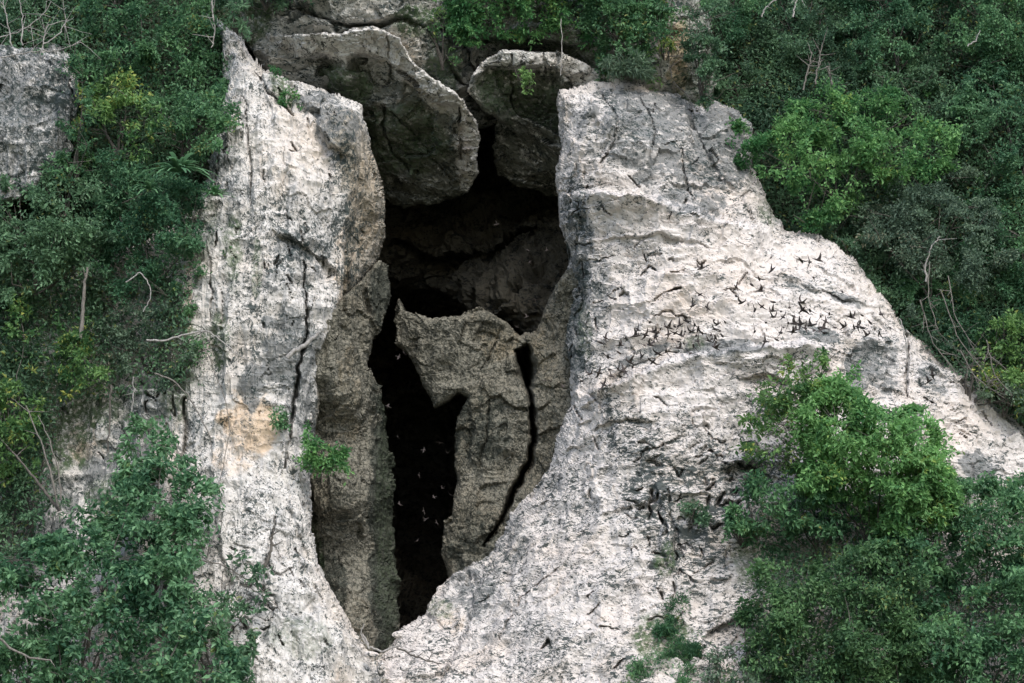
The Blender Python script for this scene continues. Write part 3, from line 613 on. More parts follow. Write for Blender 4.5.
# ---- left
plant('tree', 'dark tree filling the top left corner behind bare grey twigs', 'tree', [(-120, -90), (95, -90), (90, 20), (70, 50), (40, 40), (10, 52), (-120, 60)], H(-1.5), 1.2, L_dark, leaf=5, rc=13, group=SL, wire=14)
plant('tree', 'tall dense dark green tree at top left, right of the bare twigs', 'tree', [(80, -90), (215, -90), (216, 20), (228, 66), (225, 110), (180, 115), (140, 95), (95, 100), (70, 60), (90, 10)], H(-2.5), 1.6, L_mid, leaf=4.6, rc=12, group=SL, dens=1.5)
plant('bush', 'rounded dark bush overhanging the top left edge of the pale wall', 'bush', [(196, 96), (222, 88), (246, 98), (246, 118), (232, 130), (200, 132), (180, 118)], Wl(-1.2), .8, L_mid, leaf=4.6, rc=8, group=SL, root=(196, 124))
plant('shrub', 'yellow green shrub right of the grey outcrop at upper left', 'shrub', [(78, 96), (110, 84), (140, 86), (158, 110), (160, 150), (130, 165), (96, 158), (80, 130)], Wl(-1.6), 1.2, L_yel, leaf=5.5, rc=10, dens=1.1, group=SL, wire=6)
plant('bush', 'dull green bush between the yellow green shrub and the pale wall', 'bush', [(140, 96), (200, 100), (224, 130), (218, 150), (190, 150), (150, 160), (150, 110)], Wl(-1.2), .9, L_mid, leaf=4.2, rc=10, group=SL, tbias=.05)
plant('bush', 'dark bush directly under the grey outcrop', 'bush', [(-60, 196), (10, 178), (40, 168), (100, 172), (118, 205), (105, 255), (60, 290), (0, 300), (-60, 300)], Wl(-2.6), 1.4, L_dark, leaf=5, rc=12, dens=1.5, group=SL, tbias=.2)
plant('bush', 'fine leaved bush left of the fern, above the thin pale branch', 'bush', [(80, 160), (150, 158), (200, 180), (224, 196), (196, 215), (196, 250), (160, 300), (110, 300), (84, 240)], Wl(-1.8), 1.2, L_blue, leaf=4.2, rc=11, dens=1.5, group=SL, tbias=-.25, wire=10)
plant('shrub', 'sparse grey green shrub with bare stems on the left wall, around the thin pale branch', 'shrub', [(98, 285), (150, 280), (196, 290), (197, 350), (192, 385), (150, 380), (120, 370), (100, 340)], Wl(-1.1), .7, L_grey, leaf=3.6, rc=9, dens=1.0, cover=1.9, group=SL, wire=25)
plant('bush', 'dark shaded bush at the left edge below the dark overhang', 'bush', [(-60, 290), (60, 280), (110, 290), (112, 330), (60, 370), (40, 470), (0, 540), (-60, 540)], Wl(-.9), .6, L_dark, leaf=4.6, rc=12, dens=1.0, cover=2.0, group=SL, wire=10)
plant('vine', 'trailing vine with yellow leaves hanging along the left edge of the picture', 'vine', [(-20, 310), (24, 320), (40, 380), (44, 440), (30, 500), (6, 500), (-20, 430)], Wl(-2.0), .8, L_yel, leaf=5.5, rc=7, dens=.9, cover=2.2, group=SL, scatter=.8)
plant('shrub', 'yellow tipped shrub with a leaning pale trunk left of the ochre streaks', 'shrub', [(56, 312), (80, 306), (84, 335), (112, 378), (104, 398), (70, 400), (52, 372)], Wl(-1.8), .8, L_yel, leaf=5, rc=8, dens=1.1, cover=2.4, group=SL, tbias=-.15, root=(78, 345))
plant('tree', 'large broadleaved tree filling the bottom left corner', 'tree', [(-60, 560), (30, 545), (60, 520), (95, 520), (118, 490), (150, 500), (190, 500), (205, 540), (190, 600), (232, 640), (236, 700), (-60, 700)], Wl(-3.6), 1.8, L_blue, leaf=6.6, rc=12, dens=1.8, jag=7, group=SL, root=(70, 720), stemr=3.0, stems=9, aspect=.55)
plant('bush', 'broadleaved bush climbing the wall above the bottom left tree', 'bush', [(122, 440), (150, 430), (180, 444), (202, 470), (204, 520), (190, 560), (150, 560), (118, 540), (108, 500), (130, 470)], Wl(-2.2), 1.2, L_blue, leaf=6.4, rc=10, dens=1.8, group=SL, root=(150, 600), stemr=1.8, aspect=.55)
plant('bush', 'dark bush at the foot of the left wall, right of the large tree', 'bush', [(190, 590), (222, 600), (246, 620), (248, 660), (244, 700), (180, 700), (176, 640)], Wl(-1.8), 1.0, L_dark, leaf=6, rc=10, group=SL, tbias=.1)
plant('sapling', 'thin sapling with a few drooping leaves against the lower left wall', 'sapling', [(214, 570), (236, 556), (256, 552), (264, 566), (268, 600), (250, 620), (222, 615)], Wl(-1.6), .4, L_dark, leaf=7, rc=6, dens=.55, cover=1.4, root=(216, 655), group=SL, aspect=.4, wire=4, stemr=1.4)
plant('shrub', 'small dark shrub in the shade at the left edge above the large tree', 'shrub', [(-40, 520), (30, 480), (60, 500), (50, 560), (-40, 570)], Wl(-1.2), .5, L_dark, leaf=5, rc=10, dens=.7, cover=1.8, group=SL)
plant('shrub', 'strip of small plants in the crack at the top of the pale wall', 'shrub', [(268, 74), (278, 76), (304, 100), (300, 110), (290, 104), (272, 86)], Wl(-.5), .2, L_bright, leaf=3.6, rc=4, dens=1.5, group='small plants rooted in the rock', tbias=-.2)
plant('fern', 'small fern tuft on the very top of the pale left wall', 'fern', [(224, 12), (240, 8), (252, 22), (248, 38), (236, 36), (226, 24)], 2.4, .5, L_dark, leaf=6, rc=6, aspect=.3, group='small plants rooted in the rock', tbias=.3)
plant('bush', 'small bright green bush growing from the brown column beside the cave', 'bush', [(295, 440), (308, 430), (322, 432), (338, 448), (349, 458), (344, 470), (326, 466), (300, 462)], -1.6, .6, L_bright, leaf=4.8, rc=6, dens=1.7, root=(316, 470), group='small plants rooted in the rock', tbias=.0)
plant('shrub', 'tiny shrub in the long dark crack of the left wall', 'shrub', [(278, 412), (286, 402), (292, 416), (288, 434), (280, 436)], -1.2, .2, L_mid, leaf=4, rc=4, dens=1.2, group='small plants rooted in the rock')
# ---- top centre
plant('bush', 'leafy bush hanging over the cave with yellow leaves at its lower fringe', 'bush', [(448, -60), (600, -60), (604, 10), (592, 36), (560, 44), (540, 34), (500, 42), (470, 50), (450, 36)], 4.2, 1.2, L_bright, leaf=4.5, rc=9, dens=2.2, group=ST, tbias=-.15, root=(520, -10))
plant('bush', 'dark dense bush above the cave between the hanging bush and the ochre rock', 'bush', [(568, -60), (670, -60), (664, 20), (652, 56), (640, 72), (606, 70), (590, 46), (576, 20)], 4.0, 1.2, L_mid, leaf=4.2, rc=9, dens=2.2, group=ST, tbias=-.05, root=(620, 40))
plant('grass_tuft', 'grey green grassy tuft on top of the right buttress corner', 'grass tuft', [(606, 60), (630, 54), (646, 62), (644, 76), (620, 80), (600, 74)], 3.0, .4, L_grey, leaf=7, rc=6, aspect=.18, group=ST, dens=1.5)
plant('vine', 'little trailing plant with yellow leaves hanging on the wedged boulder', 'vine', [(508, 62), (518, 64), (530, 62), (530, 70), (526, 84), (518, 88), (516, 74)], 2.8, .2, L_yel, leaf=4, rc=4, dens=1.0, cover=2, group='small plants rooted in the rock', tbias=.4)
plant('vine', 'sparse yellow leaved creeper on the rock left of the hanging bush', 'vine', [(424, 8), (440, 14), (456, 40), (462, 66), (452, 74), (440, 50), (428, 34)], 3.8, .3, L_yel, leaf=4, rc=5, dens=.6, cover=1.4, group=ST)
plant('vine', 'yellow flecked creeper draped down the ochre rock face at top', 'vine', [(650, -20), (680, -20), (678, 20), (668, 56), (654, 90), (646, 70), (655, 30)], 4.2, .4, L_yel, leaf=4, rc=5, dens=.8, cover=1.8, group=ST)
plant('bush', 'dark bush at the top edge behind the upper left cliff ledge', 'bush', [(205, -80), (330, -80), (325, -6), (290, 4), (262, 10), (238, 8), (212, 14)], 3.6, .8, L_dark, leaf=4.5, rc=9, group=ST)
plant('shrub', 'thin dark shrub trailing down beside the ochre rock, behind the buttress top', 'shrub', [(686, -20), (712, -10), (722, 40), (724, 100), (706, 112), (696, 80), (692, 30)], 3.6, .8, L_dark, leaf=4, rc=8, dens=1.6, group=ST, wire=10)
plant('creeper', 'green creeper spilling over the right edge of the grey outcrop', 'creeper', [(62, 40), (84, 52), (92, 100), (86, 160), (64, 190), (56, 176), (70, 140), (72, 90)], 1.2, .6, L_mid, leaf=4.2, rc=7, dens=1.3, cover=2.2, group=SL, wire=6)
plant('creeper', 'small creeper on the fluted wall above the thin pale branch', 'creeper', [(218, 222), (228, 230), (236, 262), (228, 272), (218, 250)], Wl(-.3), .15, L_mid, leaf=3.6, rc=5, dens=.7, cover=1.2, clumpdepth=.2, group='small plants rooted in the rock', stemr=.6)
plant('creeper', 'green creeper hanging along the left margin of the fluted wall', 'creeper', [(184, 210), (202, 214), (206, 260), (198, 330), (196, 380), (184, 384)], Wl(-.7), .3, L_mid, leaf=3.8, rc=7, dens=1.0, cover=1.8, group=SL, wire=12)
# ---- right hillside
RT = [
 ('dark tree with yellow tips at top, just right of the ochre rock', [(676, -90), (760, -90), (770, 10), (750, 50), (716, 44), (690, 24)], L_mid, 4.4, -.1, -2.5),
 ('shaded bush below the top dark tree, above the right buttress', [(700, 46), (760, 44), (790, 84), (760, 120), (728, 118), (706, 92)], L_dark, 4.2, -.25, -1.0),
 ('very dark tree at the top edge, middle of the right hillside', [(755, -90), (850, -90), (858, 20), (846, 70), (800, 84), (765, 60)], L_dark, 4.6, 0, -1.8),
 ('blue green tree at the top edge near the right corner', [(840, -90), (945, -90), (950, 20), (930, 64), (880, 78), (846, 50)], L_blue, 4.6, -.3, -2.4),
 ('lighter tree in the top right corner', [(935, -90), (1110, -90), (1110, 50), (1020, 66), (975, 60), (940, 30)], L_mid, 4.6, .0, -2.8),
 ('shaded tree between the bright rounded tree and the top right trees', [(790, 74), (860, 66), (930, 66), (955, 100), (940, 130), (880, 120), (820, 100)], L_dark, 4.4, .1, -1.6),
 ('dense tree at the right edge, upper half', [(945, 60), (1000, 54), (1110, 60), (1110, 190), (1020, 200), (985, 170), (955, 130)], L_blue, 4.8, -.1, -2.6),
 ('dark tree at the right edge, halfway down the picture', [(985, 180), (1110, 180), (1110, 310), (1010, 320), (980, 280), (975, 220)], L_mid, 4.4, -.2, -2.2),
 ('shaded shrub on the hillside edge above the right end of the flock', [(800, 225), (860, 222), (890, 250), (900, 290), (925, 320), (915, 335), (880, 296), (845, 262)], L_dark, 4.2, .0, -1.4),
 ('dark shrub below the grey green shrub at right', [(900, 270), (960, 262), (1000, 300), (985, 350), (940, 350), (910, 316)], L_mid, 4.2, -.25, -1.2),
]
for i, (lab, poly, m, lf, tb_, off) in enumerate(RT):
    plant('shrub' if 'shrub' in lab else 'bush' if 'bush' in lab else 'tree', lab, 'shrub' if 'shrub' in lab else 'bush' if 'bush' in lab else 'tree', poly, H(off), 1.5, m, leaf=lf * .85, rc=10, dens=1.6, group=SR, tbias=tb_, wire=10, stemr=1.8)
plant('tree', 'bright green rounded tree right of the top of the buttress', 'tree', [(716, 140), (740, 124), (765, 116), (780, 98), (830, 92), (880, 88), (925, 104), (960, 128), (965, 170), (930, 190), (880, 185), (850, 210), (800, 224), (772, 200), (756, 170), (726, 164)], H(-3.6), 2.2, L_bright, leaf=4.6, rc=10, dens=1.7, group=SR, root=(840, 205), stems=7, tbias=-.08, wire=8, stemr=1.6)
plant('shrub', 'grey green shrub below the bright rounded tree', 'shrub', [(862, 185), (900, 176), (960, 170), (1000, 200), (1005, 260), (985, 290), (930, 285), (885, 262), (858, 225)], H(-3.0), 1.5, L_grey, leaf=3.8, rc=11, dens=1.3, group=SR, root=(930, 300), wire=20, tbias=-.1)
plant('bush', 'yellow green bush on the right edge beside the buttress', 'bush', [(952, 338), (968, 322), (1000, 316), (1060, 330), (1060, 420), (1024, 408), (996, 380), (975, 366)], H(-2.6), 1.0, L_yel, leaf=5.2, rc=9, group=SR, tbias=.1)
plant('shrub', 'wiry grey shrub of dry vines along the right edge of the buttress', 'shrub', [(905, 300), (925, 316), (960, 350), (1000, 380), (1024, 410), (1010, 412), (975, 385), (935, 350)], H(-3.0), .5, L_grey, leaf=3.6, rc=7, dens=.9, cover=1.3, group=SR, wire=40)
# ---- right foreground
plant('bush', 'bright fresh green bush in front of the right buttress', 'bush', [(815, 390), (850, 378), (880, 400), (915, 410), (938, 440), (956, 480), (952, 510), (900, 545), (870, 520), (850, 500), (812, 500), (796, 460), (800, 420)], -5.4, 2.0, L_bright, leaf=5.2, rc=10, dens=3.0, cover=4.5, root=(872, 550), group=SF, stems=8, tbias=.3, wire=4, jag=5)
plant('bush', 'sparse airy bush with visible twigs at the left side of the bright bush', 'bush', [(742, 440), (756, 400), (780, 362), (812, 366), (826, 385), (815, 420), (806, 470), (770, 480), (748, 470)], -5.0, 1.0, L_yel, leaf=5.2, rc=8, dens=1.5, cover=1.7, root=(800, 500), group=SF, scatter=1.0, wire=40, tbias=-.05, stemr=1.2)
plant('bush', 'dark bush left of and below the bright bush, against pale rock', 'bush', [(752, 478), (800, 462), (850, 505), (848, 550), (800, 545), (760, 555), (742, 520)], -5.4, 1.0, L_mid, leaf=5.6, rc=10, dens=1.3, root=(820, 560), group=SF, tbias=-.1)
plant('shrub', 'small shrub standing alone on pale rock left of the dark bush', 'shrub', [(726, 528), (738, 518), (758, 524), (760, 544), (744, 552), (730, 546)], -5.6, .4, L_mid, leaf=5, rc=6, dens=1.4, group=SF)
plant('tree', 'wide dull green shrubby tree along the bottom with yellowish top leaves', 'tree', [(764, 590), (782, 562), (812, 566), (834, 548), (862, 558), (888, 552), (916, 578), (930, 612), (960, 640), (950, 720), (765, 720), (740, 668), (752, 640), (742, 616)], -7.2, 2.4, L_olive, leaf=4.6, rc=12, dens=1.8, jag=14, root=(830, 720), group=SF, tbias=-.05, stems=8, stemr=2.6)
plant('bush', 'dense bush below the buttress slope, right of the bright bush', 'bush', [(935, 500), (975, 486), (1010, 484), (1060, 500), (1060, 580), (1000, 590), (940, 575), (905, 555)], -5.6, 1.5, L_mid, leaf=5.4, rc=11, dens=1.45, group=SF, root=(980, 610))
plant('bush', 'dark leafy bush under the bright bush, right of the shaded hollow', 'bush', [(866, 545), (905, 520), (945, 540), (950, 590), (915, 605), (880, 585)], -6.0, 1.2, L_mid, leaf=6, rc=10, dens=1.3, group=SF, tbias=-.1)
plant('tree', 'dark green tree filling the bottom right corner', 'tree', [(890, 640), (915, 604), (940, 610), (962, 580), (990, 590), (1020, 574), (1070, 590), (1070, 720), (900, 720)], -7.4, 1.6, L_mid, leaf=5.4, rc=12, dens=1.5, group=SF, root=(980, 730), tbias=-.1)
plant('grass_tuft', 'low green grassy patch hugging the pale slope at the bottom edge', 'grass tuft', [(622, 700), (636, 664), (650, 650), (646, 626), (662, 618), (674, 606), (688, 622), (697, 650), (692, 700)], Wr(-.35), .25, L_mid, leaf=4.6, rc=7, aspect=.24, dens=2.0, cover=3.0, clumpdepth=.25, root=(668, 692), stemr=.8, droop=-.1, jag=6, tbias=-.1, group='small plants rooted in the rock')
plant('shrub', 'low dark herb clump in the dark fissure of the pale slope', 'shrub', [(680, 506), (694, 500), (708, 508), (706, 520), (690, 522)], -4.4, .2, L_dark, leaf=4, rc=4, dens=1.2, cover=1.8, group='small plants rooted in the rock', tbias=.2)
plant('shrub', 'scrubby twiggy plant at the bottom between the grass tuft and the shrubs', 'shrub', [(700, 660), (730, 640), (756, 650), (770, 700), (700, 700)], -8.0, .4, L_grey, leaf=4.2, rc=7, dens=1.0, cover=1.4, group=SF, wire=14)

# ---- ground cover: uncountable low growth over the slopes
def cover_leaves(name, polys, label, mat, n, leaf):
    cs = []; os_ = []
    for poly, Yf, share in polys:
        poly = np.asarray(poly, float); a = poly.min(0); b = poly.max(0)
        k = int(n * share); u = rng.uniform(a[0], b[0], k * 2); v = rng.uniform(a[1], b[1], k * 2)
        m = sdf(poly, u, v) > 0; u, v = u[m][:k], v[m][:k]
        q = P(u, v, 0); lump = fbm(q * .5, 3, 77)
        cs.append(P(u, v, Yf(u, v) - .3 - .9 * lump - rng.uniform(0, .9, len(u)))); 
    C = np.concatenate(cs); nn = len(C)
    o = rng.normal(0, .6, (nn, 3)); o[:, 1] -= .6; o[:, 2] += .6; o /= np.linalg.norm(o, axis=1, keepdims=True)
    L = leaf * PXM * rng.uniform(.6, 1.4, nn)
    lum = fbm(C * .6, 3, 88)
    me = leaf_mesh(name, C, o, L, L * .5, np.clip(.4 + lum * .8 + rng.normal(0, .2, nn), 0, 1), rng.uniform(0, 1, nn))
    return tag(link(name, me, mat), label, None, None, 'stuff')
RH = [(660, -60), (1110, -60), (1110, 440), (1030, 430), (965, 382), (905, 332), (850, 270), (790, 235), (745, 170), (735, 112), (690, 90)]
cover_leaves('undergrowth', [(RH, H(-.8), .55), ([(-60, -60), (230, -60), (222, 60), (215, 130), (190, 200), (190, 300), (-60, 300)], H(-1.2), .28), ([(-60, 240), (185, 210), (190, 380), (120, 400), (60, 400), (40, 560), (-60, 560)], Wl(-.4), .12), ([(760, 500), (1060, 470), (1060, 700), (750, 700)], Wr(-.6), .16)],
             'low leafy undergrowth filling gaps between the bushes', L_dark, 110000, 4.6)

# ---- fern rosettes with strap leaves
def rosette(label, u, v, Y, n, Lpx, mat, group):
    rp = P(u, v, Y); e = bpy.data.objects.new('fern', None); COL.objects.link(e); e.location = rp
    tag(e, label, 'fern', group)
    V = []; Fc = []; T = []; k = 0
    for i in range(n):
        a = rng.uniform(0, 2 * math.pi); el = rng.uniform(.1, 1.1); L = Lpx * PXM * rng.uniform(.6, 1.1)
        d = np.array([math.cos(a) * math.cos(el), -abs(math.sin(a)) * math.cos(el), math.sin(el)]); sd = np.cross(d, [0, 0, 1.0]); sd /= np.linalg.norm(sd) + 1e-9
        tt = rng.uniform(.3, 1)
        for j in range(6):
            s = j / 5; p = d * L * s + np.array([0, 0, -.55 * L * s * s]); w = .055 * L * math.sin(math.pi * min(.95, s * .8 + .12)) + .006
            V += [p - sd * w, p + sd * w]; T += [tt, tt]
            if j: Fc.append((k + 2 * j - 2, k + 2 * j - 1, k + 2 * j + 1, k + 2 * j))
        k += 12
    link('fronds', np_mesh('fronds', np.array(V), np.array(Fc), True, {'tint': np.array(T), 'yellow': np.zeros(len(T))}), mat, e)
FG = 'strap leaved ferns on the left wall'
rosette('large strap leaved fern spreading near the edge of the upper left wall', 178, 172, -.6, 46, 46, L_blue, FG)
rosette('smaller bright strap leaved fern just below and right of the large one', 214, 196, -.3, 34, 26, L_mid, FG)
rosette('small fern low in the bushes left of the large fern', 150, 190, -.6, 24, 26, L_blue, FG)

# ---- dead wood, bare branches, hanging roots
def branch(name, label, cat, pts, Y, r, mat=M_dead, twigs=0, group=None, n=0, tl=14):
    """pts in photo pixels; Y a number or one per point; r radius px start -> end."""
    pts = np.asarray(pts, float); Ys = np.full(len(pts), Y) if np.isscalar(Y) else np.asarray(Y, float)
    s = np.linspace(0, len(pts) - 1, len(pts) * 4)
    uu = np.interp(s, range(len(pts)), pts[:, 0]) + rng.normal(0, .5, len(s)); vv = np.interp(s, range(len(pts)), pts[:, 1]) + rng.normal(0, .5, len(s)); yy = np.interp(s, range(len(pts)), Ys)
    W = P(uu, vv, yy); tb = TB(); tb.tube(W, np.linspace(r[0], r[1], len(s)) * PXM, 6)
    o = tb.build(name, mat, None, W[0]); tag(o, label, cat, group)
    if twigs:
        for _ in range(twigs):
            t2 = TB()
            i = rng.integers(len(s) // 5, len(s)); d = rng.normal(0, 1, 3); d += (W[min(i + 1, len(s) - 1)] - W[i - 1]) * 1.5; d[2] += .2
            d /= np.linalg.norm(d); t2.tube(curvy(W[i], W[i] + d * tl * PXM * rng.uniform(.4, 1), 6), np.linspace(max(r[1], .35), .15, 6) * PXM, 4)
            V = np.concatenate(t2.v); me = np_mesh('twig', V - W[0], np.concatenate(t2.f), True); link('twig', me, mat, o)
    return o
BG = 'bare branches on the cliff'
branch('log', 'short pale broken log lodged across the long crack of the left wall', 'log', [(287, 357), (300, 348), (312, 340), (319, 332)], -1.6, (2.6, 1.8))
branch('dead_branch', 'long thin pale dead branch reaching right across the left wall', 'branch', [(146, 340), (165, 341), (186, 334), (207, 331), (222, 341), (234, 352), (247, 360), (262, 367)], -2.0, (1.1, .4), twigs=3, group=BG, tl=22)
branch('dead_branch', 'curved bare branch descending left wall past the ochre stain', 'branch', [(155, 374), (172, 380), (188, 395), (200, 416), (210, 436), (212, 452)], -1.9, (.9, .4), M_vine, 4, BG)
branch('thin_vine', 'thin dark vine crossing the ochre stain', 'vine', [(200, 335), (212, 365), (226, 400), (230, 430), (222, 470), (218, 500)], -2.2, (.5, .35), M_vine, 3, BG)
branch('dead_branch', 'pale hooked twig beside the bushes, midway up the left wall', 'branch', [(126, 282), (140, 272), (150, 284), (150, 300), (142, 312)], -1.6, (.7, .5), group=BG)
branch('dead_branch', 'pale leaning trunk among the yellow tipped bushes at left', 'branch', [(80, 340), (83, 310), (84, 285), (88, 268)], 0, (2.4, 1.2), M_vine, 3, BG)
branch('dead_branch', 'dark forked branch leaning over grey rock at left, lower one', 'branch', [(60, 510), (44, 490), (28, 470), (8, 448)], -1.6, (2.0, .8), M_bark, 5, BG, tl=30)
branch('dead_branch', 'thin brown branch rising from the fork of the dark one', 'branch', [(58, 506), (50, 470), (40, 440), (26, 405)], -1.8, (1.4, .6), M_vine, 4, BG, tl=24)
branch('dead_branch', 'thin upright stem right of the brown branch at left', 'branch', [(62, 500), (58, 470), (50, 440), (38, 415)], -2.0, (1.0, .5), M_vine, 2, BG)
branch('hanging_root', 'dark straight hanging root on grey rock, left of the ochre patch', 'root', [(110, 385), (110, 410), (109, 430), (108, 452)], -.6, (1.1, .8), M_bark, 2, 'roots hanging down rock')
branch('hanging_root', 'pair of thin pale roots above the broadleaved bush', 'root', [(133, 376), (134, 395), (130, 420)], -.8, (.7, .5), M_dead, 3, 'roots hanging down rock', tl=20)
branch('dead_branch', 'bundle of pale stems rising beside the lower left bushes', 'branch', [(198, 586), (206, 560), (216, 530), (222, 500), (216, 470)], -3.2, (1.0, .4), M_dead, 8, BG, tl=34)
branch('dead_branch', 'pale short stub standing by the foot of the left wall', 'branch', [(214, 606), (220, 594), (226, 582), (232, 572)], -4.0, (2.0, 1.2), M_dead, 1, BG)
branch('dead_branch', 'dark broken twig on the pale lower left wall', 'branch', [(262, 568), (270, 556), (272, 540), (273, 528)], -4.2, (2.2, .8), M_bark, 3, BG)
branch('dead_branch', 'long dark twig slanting over the pale foot of the left wall', 'branch', [(200, 560), (222, 564), (244, 578), (264, 592), (284, 616)], -4.8, (.8, .4), M_vine, 3, BG)
for k, (pts, lab) in enumerate([
    ([(-10, 40), (18, 32), (40, 18), (52, 2)], 'bare grey branch in the top left corner, nearest the corner'),
    ([(0, 58), (30, 52), (62, 50), (80, 42)], 'bare grey branch lying level above the grey outcrop'),
    ([(12, 45), (8, 25), (4, 5), (2, -14)], 'upright bare twig at the very left of the top edge'),
    ([(42, 52), (44, 36), (48, 24), (70, 20)], 'forked bare twig in front of the dark corner tree'),
    ([(44, 44), (60, 34), (66, 22), (64, 10)], 'crooked bare twig right of the forked one'),
    ([(22, 46), (22, 20), (20, 0), (26, -20)], 'straight thin upright twig in the top left corner')]):
    branch('dead_branch', lab, 'branch', pts, 1.0 - .2 * k, (.8, .35), M_dead, 9, BG, tl=34)
branch('dead_branch', 'pale curved branch at the top edge above the right hillside', 'branch', [(762, 16), (766, 8), (772, 2), (784, -4), (800, -2)], 5.5, (.9, .5), M_dead, 4, BG)
branch('dead_branch', 'short pale snag poking from the dark tree at the top edge', 'branch', [(793, 18), (794, 8), (798, -4)], 5.4, (1.2, .6), M_dead, 2, BG)
branch('dead_branch', 'pale slender trunk rising through the grey green shrub', 'branch', [(926, 282), (926, 264), (930, 248), (940, 236)], 2.0, (1.2, .6), M_dead, 6, BG, tl=26)
branch('dead_branch', 'small pale snag in the upper right trees', 'branch', [(968, 46), (976, 40), (980, 30)], 5.2, (.9, .5), M_dead, 2, BG)
for k, (u0, v0, u1, v1, lab) in enumerate([(940, 290, 990, 380, 'long grey hanging vine left of the yellow green bush'), (948, 276, 975, 350, 'grey hanging vine above the yellow green bush'),
    (920, 300, 955, 372, 'dry vine draped at the buttress edge, upper end'), (960, 350, 1004, 398, 'dry vine draped at the buttress edge, lower end'), (930, 262, 938, 330, 'thin grey vine hanging under the grey green shrub'), (986, 340, 1012, 396, 'thin grey vine in front of the yellow green bush')]):
    branch('hanging_vine', lab, 'vine', [(u0, v0), ((u0 + u1) / 2 - 6, (v0 + v1) / 2 + 4), (u1, v1)], 0.2 - .1 * k, (.6, .4), M_vine, 8, 'dry vines on the right hillside', tl=26)
for k, (u0, v0, u1, v1, lab) in enumerate([(803, 90, 812, 52, 'pale dry stalk cluster left of the shaded tree'), (815, 84, 822, 46, 'tall pale dry stalk in the dark trees at upper right'), (832, 84, 828, 66, 'short pale dry stalk right of the tall one')]):
    branch('dry_stalk', lab, 'stalk', [(u0, v0), ((u0 + u1) / 2, (v0 + v1) / 2), (u1, v1)], 4.6, (1.0, .6), M_vine, 8, 'dry stalks in the dark trees', tl=22)
branch('pale_rope', 'thin pale rope like vine hanging in the crack of the right buttress', 'vine', [(900, 318), (904, 334), (907, 350), (909, 366), (908, 376)], -.6, (.7, .6), M_dead)
branch('hanging_vine', 'thin hanging root line on the rock above the wedged boulder', 'root', [(561, 20), (562, 50), (561, 76)], 3.0, (.5, .4), M_dead)
branch('hanging_root', 'bundle of hanging roots on the ochre rock at top', 'root', [(664, 20), (668, 50), (672, 80), (690, 98)], 4.8, (.8, .5), M_vine, 14, 'roots hanging down rock', tl=40)
branch('hanging_root', 'pale roots at the top of the left wall beside the dark ledge', 'root', [(214, -10), (212, 10), (215, 30), (212, 48)], 2.8, (.9, .6), M_dead, 8, 'roots hanging down rock', tl=30)
branch('dead_branch', 'long fallen branch lying on the rubble at the cave foot', 'branch', [(362, 634), (368, 646), (382, 652), (392, 648), (400, 646)], -3.6, (1.3, .8), M_dead, 4, 'fallen sticks at the cave foot', tl=18)
branch('dead_branch', 'dark fallen stick on the rubble right of the long one', 'branch', [(396, 648), (410, 654), (426, 660), (440, 664)], -3.9, (1.0, .6), M_bark, 5, 'fallen sticks at the cave foot')
branch('dead_branch', 'upright forked stick at the left of the cave foot', 'branch', [(370, 648), (364, 640), (360, 634), (364, 624)], -3.8, (.8, .4), M_dead, 2, 'fallen sticks at the cave foot')
branch('thin_vine', 'thin pale stem crossing the grass tuft at the bottom', 'vine', [(652, 683), (656, 668), (664, 660), (676, 664)], -9.2, (.4, .3), M_dead)
branch('dead_branch', 'pale curved stem leaning left over rocks in the bottom left tree', 'branch', [(-6, 634), (10, 648), (30, 658), (50, 660)], -7.2, (1.4, .8), M_vine, 3, BG)

# loose stones on the cave floor
def stone(label, u, v, Y, r, sx=1, sy=1):
    th = np.linspace(0, 2 * math.pi, 15)[:-1]; ph = np.linspace(.001, math.pi - .001, 9)
    T, Ph = np.meshgrid(th, ph); d = np.stack([np.cos(T) * np.sin(Ph) * sx, np.sin(T) * np.sin(Ph), np.cos(Ph) * sy], -1)
    d = d * (r * PXM * (1 + .35 * fbm(d * 1.6 + rng.uniform(0, 90), 3) + .25 * chips(d * 1.8 + rng.uniform(0, 90))))[..., None]
    i = np.arange(d.shape[0] * 14).reshape(-1, 14); j = np.roll(i, -1, 1)
    me = np_mesh('loose_stone', d.reshape(-1, 3), np.stack([i[:-1], i[1:], j[1:], j[:-1]], -1).reshape(-1, 4), False, {k: np.zeros(d.size // 3) for k in ('grey', 'warm', 'moss_and_shade', 'crack', 'marks', 'bare', 'tan')})
    tag(link('loose_stone', me, M_white, None, P(u, v, Y)), label, 'stone', 'loose stones at the cave foot')
stone('pale upright stone at the bottom left of the cave foot rubble', 381, 668, -4.3, 6, .7, 1.2)
stone('rounded stone at the lip of the black opening', 398, 635, -3.4, 4.5, 1.1, .7)
stone('flat stone under the fallen branch', 372, 655, -4.2, 5, 1.3, .6)
stone('small stone in the middle of the rubble', 404, 668, -4.4, 4, 1.2, .7)
stone('broad pale stone at the right of the rubble', 424, 674, -4.6, 6, 1.4, .6)
stone('lowest stone of the rubble at the picture edge', 398, 682, -4.9, 6, 1.4, .7)

